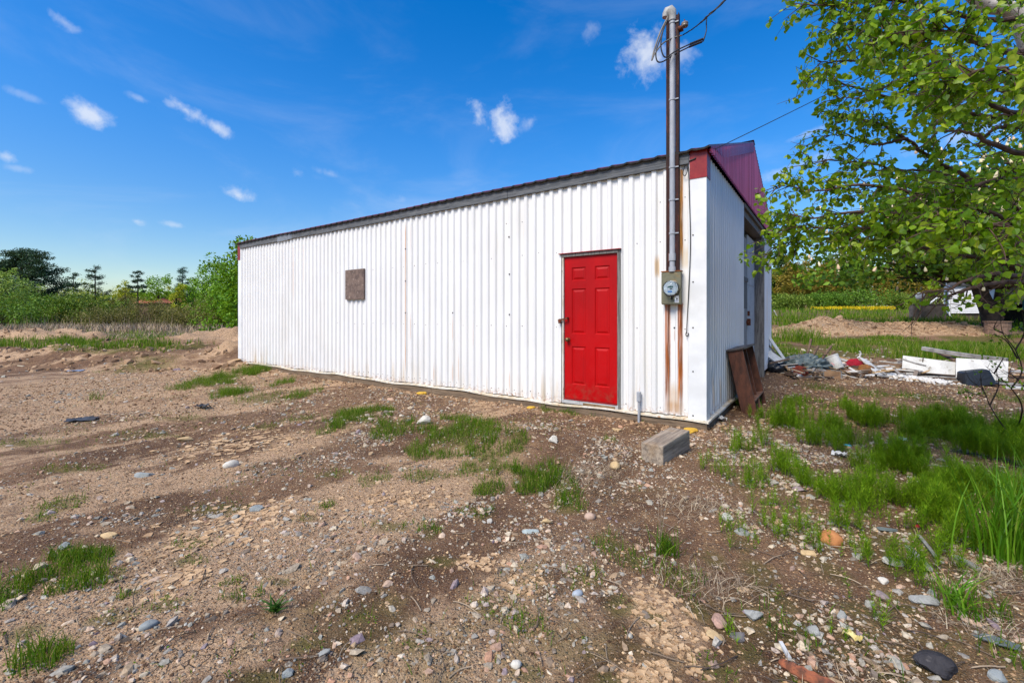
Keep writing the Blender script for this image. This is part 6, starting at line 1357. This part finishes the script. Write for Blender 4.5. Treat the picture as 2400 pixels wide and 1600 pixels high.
for li, limb in enumerate(LIMBS):
    near = limb[0][0] >= 2430 or limb[0][0] == 2400
    pts = [P(*q) for q in limb]
    if near:
        j = int(np.argmin(np.linalg.norm(trunk_line - (pts[0] + np.array([.5, .3, -.4])), axis=1))); pts = [trunk_line[j]] + pts
    n = 40; ln = spline(pts, n); wob = np.stack([np.convolve(rng.normal(0, .02, n + 8), np.ones(5)/5, 'same')[4:-4] for _ in range(3)], 1); ln[6:] += wob[6:]
    r0 = .026 if near else .013
    mbr.tube(ln, np.linspace(r0, .0025, n), 7)
    seg = np.linalg.norm(np.diff(ln, axis=0), axis=1).sum()
    sparse = li in (10, 11, 13, 21, 22)
    for t in np.sort(rng.uniform(.16, 1., int(seg * (5 if sparse else 16)))):
        i = min(int(t*(n-1)), n-2); q = ln[i]; d = ln[i+1] - ln[i]; d /= np.linalg.norm(d)
        k = rng.normal(size=3)*np.array([1, 1, .75]) + np.array([0, 0, -.1]); k -= d*np.dot(k, d); k /= np.linalg.norm(k)
        L0 = rng.uniform(.14, .42)*(1.15 - .5*t); e = q + (d*rng.uniform(.4, .9) + k*rng.uniform(.4, .9))*L0 + np.array([0, 0, -.12*L0]); md = (q + e)/2 + rng.normal(0, .03, 3)
        sb = spline([q, md, e], 8); mbr.tube(sb, np.linspace(.0042, .0012, 8), 5, 0, False)
        if sparse and rng.random() < .85: continue
        c = int(L0/.026) + 2; f = rng.uniform(.12, 1., c); ii = f*7; i0 = np.minimum(ii.astype(int), 6); pos = sb[i0] + (sb[i0+1] - sb[i0])*(ii - i0)[:, None]
        lb.append(pos + rng.normal(0, .008, (c, 3))); ls.append(rng.uniform(.02, .058, c))
        if rng.random() < .6:
            s2 = sb[4]; e2 = s2 + rng.normal(0, .11, 3) + np.array([0, 0, -.05]); mbr.tube([s2, (s2+e2)/2 + rng.normal(0, .01, 3), e2], [.002, .0016, .001], 4, 0, False); c = rng.integers(3, 7); f = rng.uniform(.25, 1, c)[:, None]; lb.append(s2 + (e2 - s2)*f + rng.normal(0, .006, (c, 3))); ls.append(rng.uniform(.026, .052, c))
lb = np.concatenate(lb); ls = np.concatenate(ls); birch_leaves(mlf, lb, ls)
mbr.build('branches', M_twig, birch)
T = NT('birch_leaves'); v = T.obj(); col = T.ramp(T.rand(), [(0, L(70,104,10)), (.3, L(96,134,16)), (.6, L(122,156,24)), (.85, L(152,178,40)), (1, L(184,200,64))])
col = T.mix(.5, col, T.mix(T.mapr(T.noise(v, 60, 3), .3, .7), (.7,.7,.6,1), (1.1,1.1,1,1)), 'MULTIPLY')
T.set(base=col, rough=.42, spec=.4); tr = T.n('ShaderNodeBsdfTranslucent', {'Color': T.mix(.55, col, L(170,205,24))}); mx = T.t.nodes.new('ShaderNodeMixShader'); mx.inputs[0].default_value = .45
T.t.links.new(T.b.outputs[0], mx.inputs[1]); T.t.links.new(tr, mx.inputs[2]); T.t.links.new(mx.outputs[0], T.out.inputs[0])
mlf.build('foliage', T.m, birch)
print('birch leaves', len(lb))
# slender sapling in the lower right
Ys = 4.6; S = lambda px, py, Y=Ys: P(px, py, Y)
sap = thing('sapling', 'thin bare stemmed sapling with a few small leaves at the lower right', 'sapling', tuple(GD(2330, 1012)))
m = MB(); g = GD(2330, 1012); ml = MB(); tips = []
for pts in [[tuple(g), S(2345,990), S(2320,950), S(2305,915), S(2276,892), S(2262,870)], [S(2305,915), S(2300,900), S(2298,880)], [S(2312,930), S(2290,925), S(2262,915)], [tuple(g + [.1, .1, 0]), S(2396,960,4.4), S(2370,910,4.3), S(2330,875,4.3), S(2310,858,4.3)], [S(2370,910,4.3), S(2395,870,4.3), S(2380,820,4.3), S(2350,780,4.3), S(2345,735,4.3)], [S(2350,780,4.3), S(2330,770,4.3), S(2338,750,4.3)], [S(2385,840,4.3), S(2360,800,4.3), S(2330,782,4.3)], [S(2380,820,4.3), S(2400,780,4.3), S(2396,730,4.3)], [S(2320,950), S(2340,905), S(2336,870)], [S(2330,875,4.3), S(2345,850,4.3), S(2352,838,4.3)], [S(2400,905,4.2), S(2375,880,4.2), S(2352,868,4.2)]]:
    q = spline([np.array(p) for p in pts], 18); m.tube(q, np.linspace(.0075, .002, 18), 6, 0, False); tips.append(q)
    for k in range(7):
        i = rng.integers(4, 18); d = rng.normal(0, .07, 3); m.tube([q[i], q[i] + d*.5 + rng.normal(0, .008, 3), q[i] + d], [.002, .0015, .001], 4, 0, False)
        if rng.random() < .5: c = rng.integers(2, 6); birch_leaves(ml, q[i] + d + rng.normal(0, .02, (c, 3)), rng.uniform(.018, .036, c))
m.build('stem', M_bark, sap); ml.build('leaves', T.m, sap)
# ================================================================= SKY, SUN, CAMERA
SUN_AZ = np.array([-.67, -.742]); SUN_EL = math.radians(50)
sd = np.array([*(SUN_AZ / np.linalg.norm(SUN_AZ) * math.cos(SUN_EL)), math.sin(SUN_EL)])
w = bpy.data.worlds.new('World'); SC.world = w; w.use_nodes = True; w.node_tree.nodes.clear()
T = NT('', w.node_tree)
dirv = T.n('ShaderNodeTexCoord', out=0)
sky = T.n('ShaderNodeTexSky', sky_type='NISHITA', sun_disc=False, sun_elevation=SUN_EL, sun_rotation=math.atan2(SUN_AZ[0], SUN_AZ[1]), altitude=0., air_density=1.0, dust_density=.6, ozone_density=1.6)
sky = T.n('ShaderNodeHueSaturation', {'Color': sky, 'Saturation': SKY_SAT, 'Value': T.mapr(T.n('ShaderNodeSeparateXYZ', {0: dirv}, out=2), -.02, .42, 1.04, 1.58), 'Hue': .508})
wisp = T.noise(T.scaled(dirv, (2.2, 2.2, 7.)), 1., 6, .6, .6)
nA = T.noise(dirv, 15, 8, .62, .35); nB = T.noise(dirv, 46, 5, .6)
nn = T.math('ADD', T.math('MULTIPLY', T.math('SUBTRACT', nA, .5), 3.4), T.math('MULTIPLY', T.math('SUBTRACT', nB, .5), 1.5))
def pd(px, py): d = np.array([(px - CX)/F, 1., (HY - py)/F]); return d
tot = None
for (px, py, rx, ry, rot, amt) in [(155,55,55,20,-.6,.5), (213,268,58,26,-.35,1.), (180,250,30,16,-.4,.6), (440,262,62,20,-.55,.95), (510,300,42,14,-.6,.8), (405,245,30,14,-.3,.5), (12,368,34,14,-.3,.7), (45,395,40,10,0,.3), (320,519,30,12,-.2,.75), (405,527,30,8,-.1,.5), (556,456,44,18,-.1,.9), (700,408,24,18,0,.5), (775,408,50,12,-.2,.35), (330,232,30,10,-.2,.35), (1122,270,26,46,.3,.75), (1178,292,44,52,-.5,.95), (1240,288,34,24,.5,.5), (1508,120,60,62,.3,1.), (1590,128,50,36,0,.55), (1385,70,26,26,.4,.3), (1950,445,20,14,0,.0), (1850,396,110,16,.32,.55), (1900,310,90,10,.3,.4), (2250,320,150,26,.25,.5), (1985,600,100,26,.1,1.), (2320,250,60,16,.2,.4), (60,225,60,10,-.3,.25), (950,470,40,16,0,.25)]:
    rx *= .88; ry *= .88; amt *= .85
    d = pd(px, py); nl = np.linalg.norm(d); d = d/nl
    ex = pd(px + rx*math.cos(rot), py - rx*math.sin(rot)); ey = pd(px + ry*math.sin(rot), py + ry*math.cos(rot)); ex = ex/np.linalg.norm(ex) - d; ey = ey/np.linalg.norm(ey) - d
    e1 = ex/np.dot(ex, ex); e2 = ey/np.dot(ey, ey)
    dif = T.n('ShaderNodeVectorMath', {0: dirv, 1: tuple(d)}, operation='SUBTRACT')
    a = T.n('ShaderNodeVectorMath', {0: dif, 1: tuple(e1)}, operation='DOT_PRODUCT', out=1); b = T.n('ShaderNodeVectorMath', {0: dif, 1: tuple(e2)}, operation='DOT_PRODUCT', out=1)
    q = T.math('SQRT', T.math('ADD', T.math('MULTIPLY', a, a), T.math('MULTIPLY', b, b)))
    far = T.mapr(T.n('ShaderNodeVectorMath', {0: dif}, operation='LENGTH', out=1), .5, .9, 0, 3)
    mk = T.mapr(T.math('ADD', T.math('ADD', q, far), nn), -.25, 1.25, amt, 0)
    tot = mk if tot is None else T.math('MAXIMUM', tot, mk)
sep = T.t.nodes.new('ShaderNodeSeparateXYZ'); T.t.links.new(dirv, sep.inputs[0])
veil = T.math('MULTIPLY', T.mapr(wisp, .45, .8, 0, .30), T.mapr(sep.outputs[2], .0, .55, 1, .3))
cov = T.math('MAXIMUM', T.math('MULTIPLY', tot, .85), veil)
col = T.mix(cov, sky, CLOUD_C)
bg = T.t.nodes.new('ShaderNodeBackground'); bg.inputs[1].default_value = SKY_S; T.t.links.new(col, bg.inputs[0])
wo = T.t.nodes.new('ShaderNodeOutputWorld'); T.t.links.new(bg.outputs[0], wo.inputs[0])
sl_ = bpy.data.lights.new('sun', 'SUN'); sl_.energy = SUN_S; sl_.angle = math.radians(SUN_ANG); sl_.color = (1., .92, .80)
so = bpy.data.objects.new('sun', sl_); COL.objects.link(so); so.rotation_euler = Vector(-sd).to_track_quat('-Z', 'Y').to_euler()
cam = bpy.data.cameras.new('camera'); co = bpy.data.objects.new('camera', cam); COL.objects.link(co)
cam.sensor_width = 36; cam.sensor_fit = 'HORIZONTAL'; cam.lens = 36 * F / 2400; cam.shift_y = -(HY - 800) / 2400 * -1 if False else (HY - 800) / 2400
co.location = (0, 0, ZC); co.rotation_euler = (math.pi/2, 0, 0); cam.clip_start = .05; cam.clip_end = 3000
SC.camera = co
vs_ = SC.view_settings; vs_.view_transform = 'Standard'; vs_.look = 'None'; vs_.gamma = 1; vs_.use_curve_mapping = False; vs_.exposure = EXPO
SC.cycles.max_bounces = 6; SC.cycles.diffuse_bounces = 3; SC.cycles.transmission_bounces = 4; SC.cycles.glossy_bounces = 2; SC.cycles.transparent_max_bounces = 4
SC.cycles.use_denoising = True
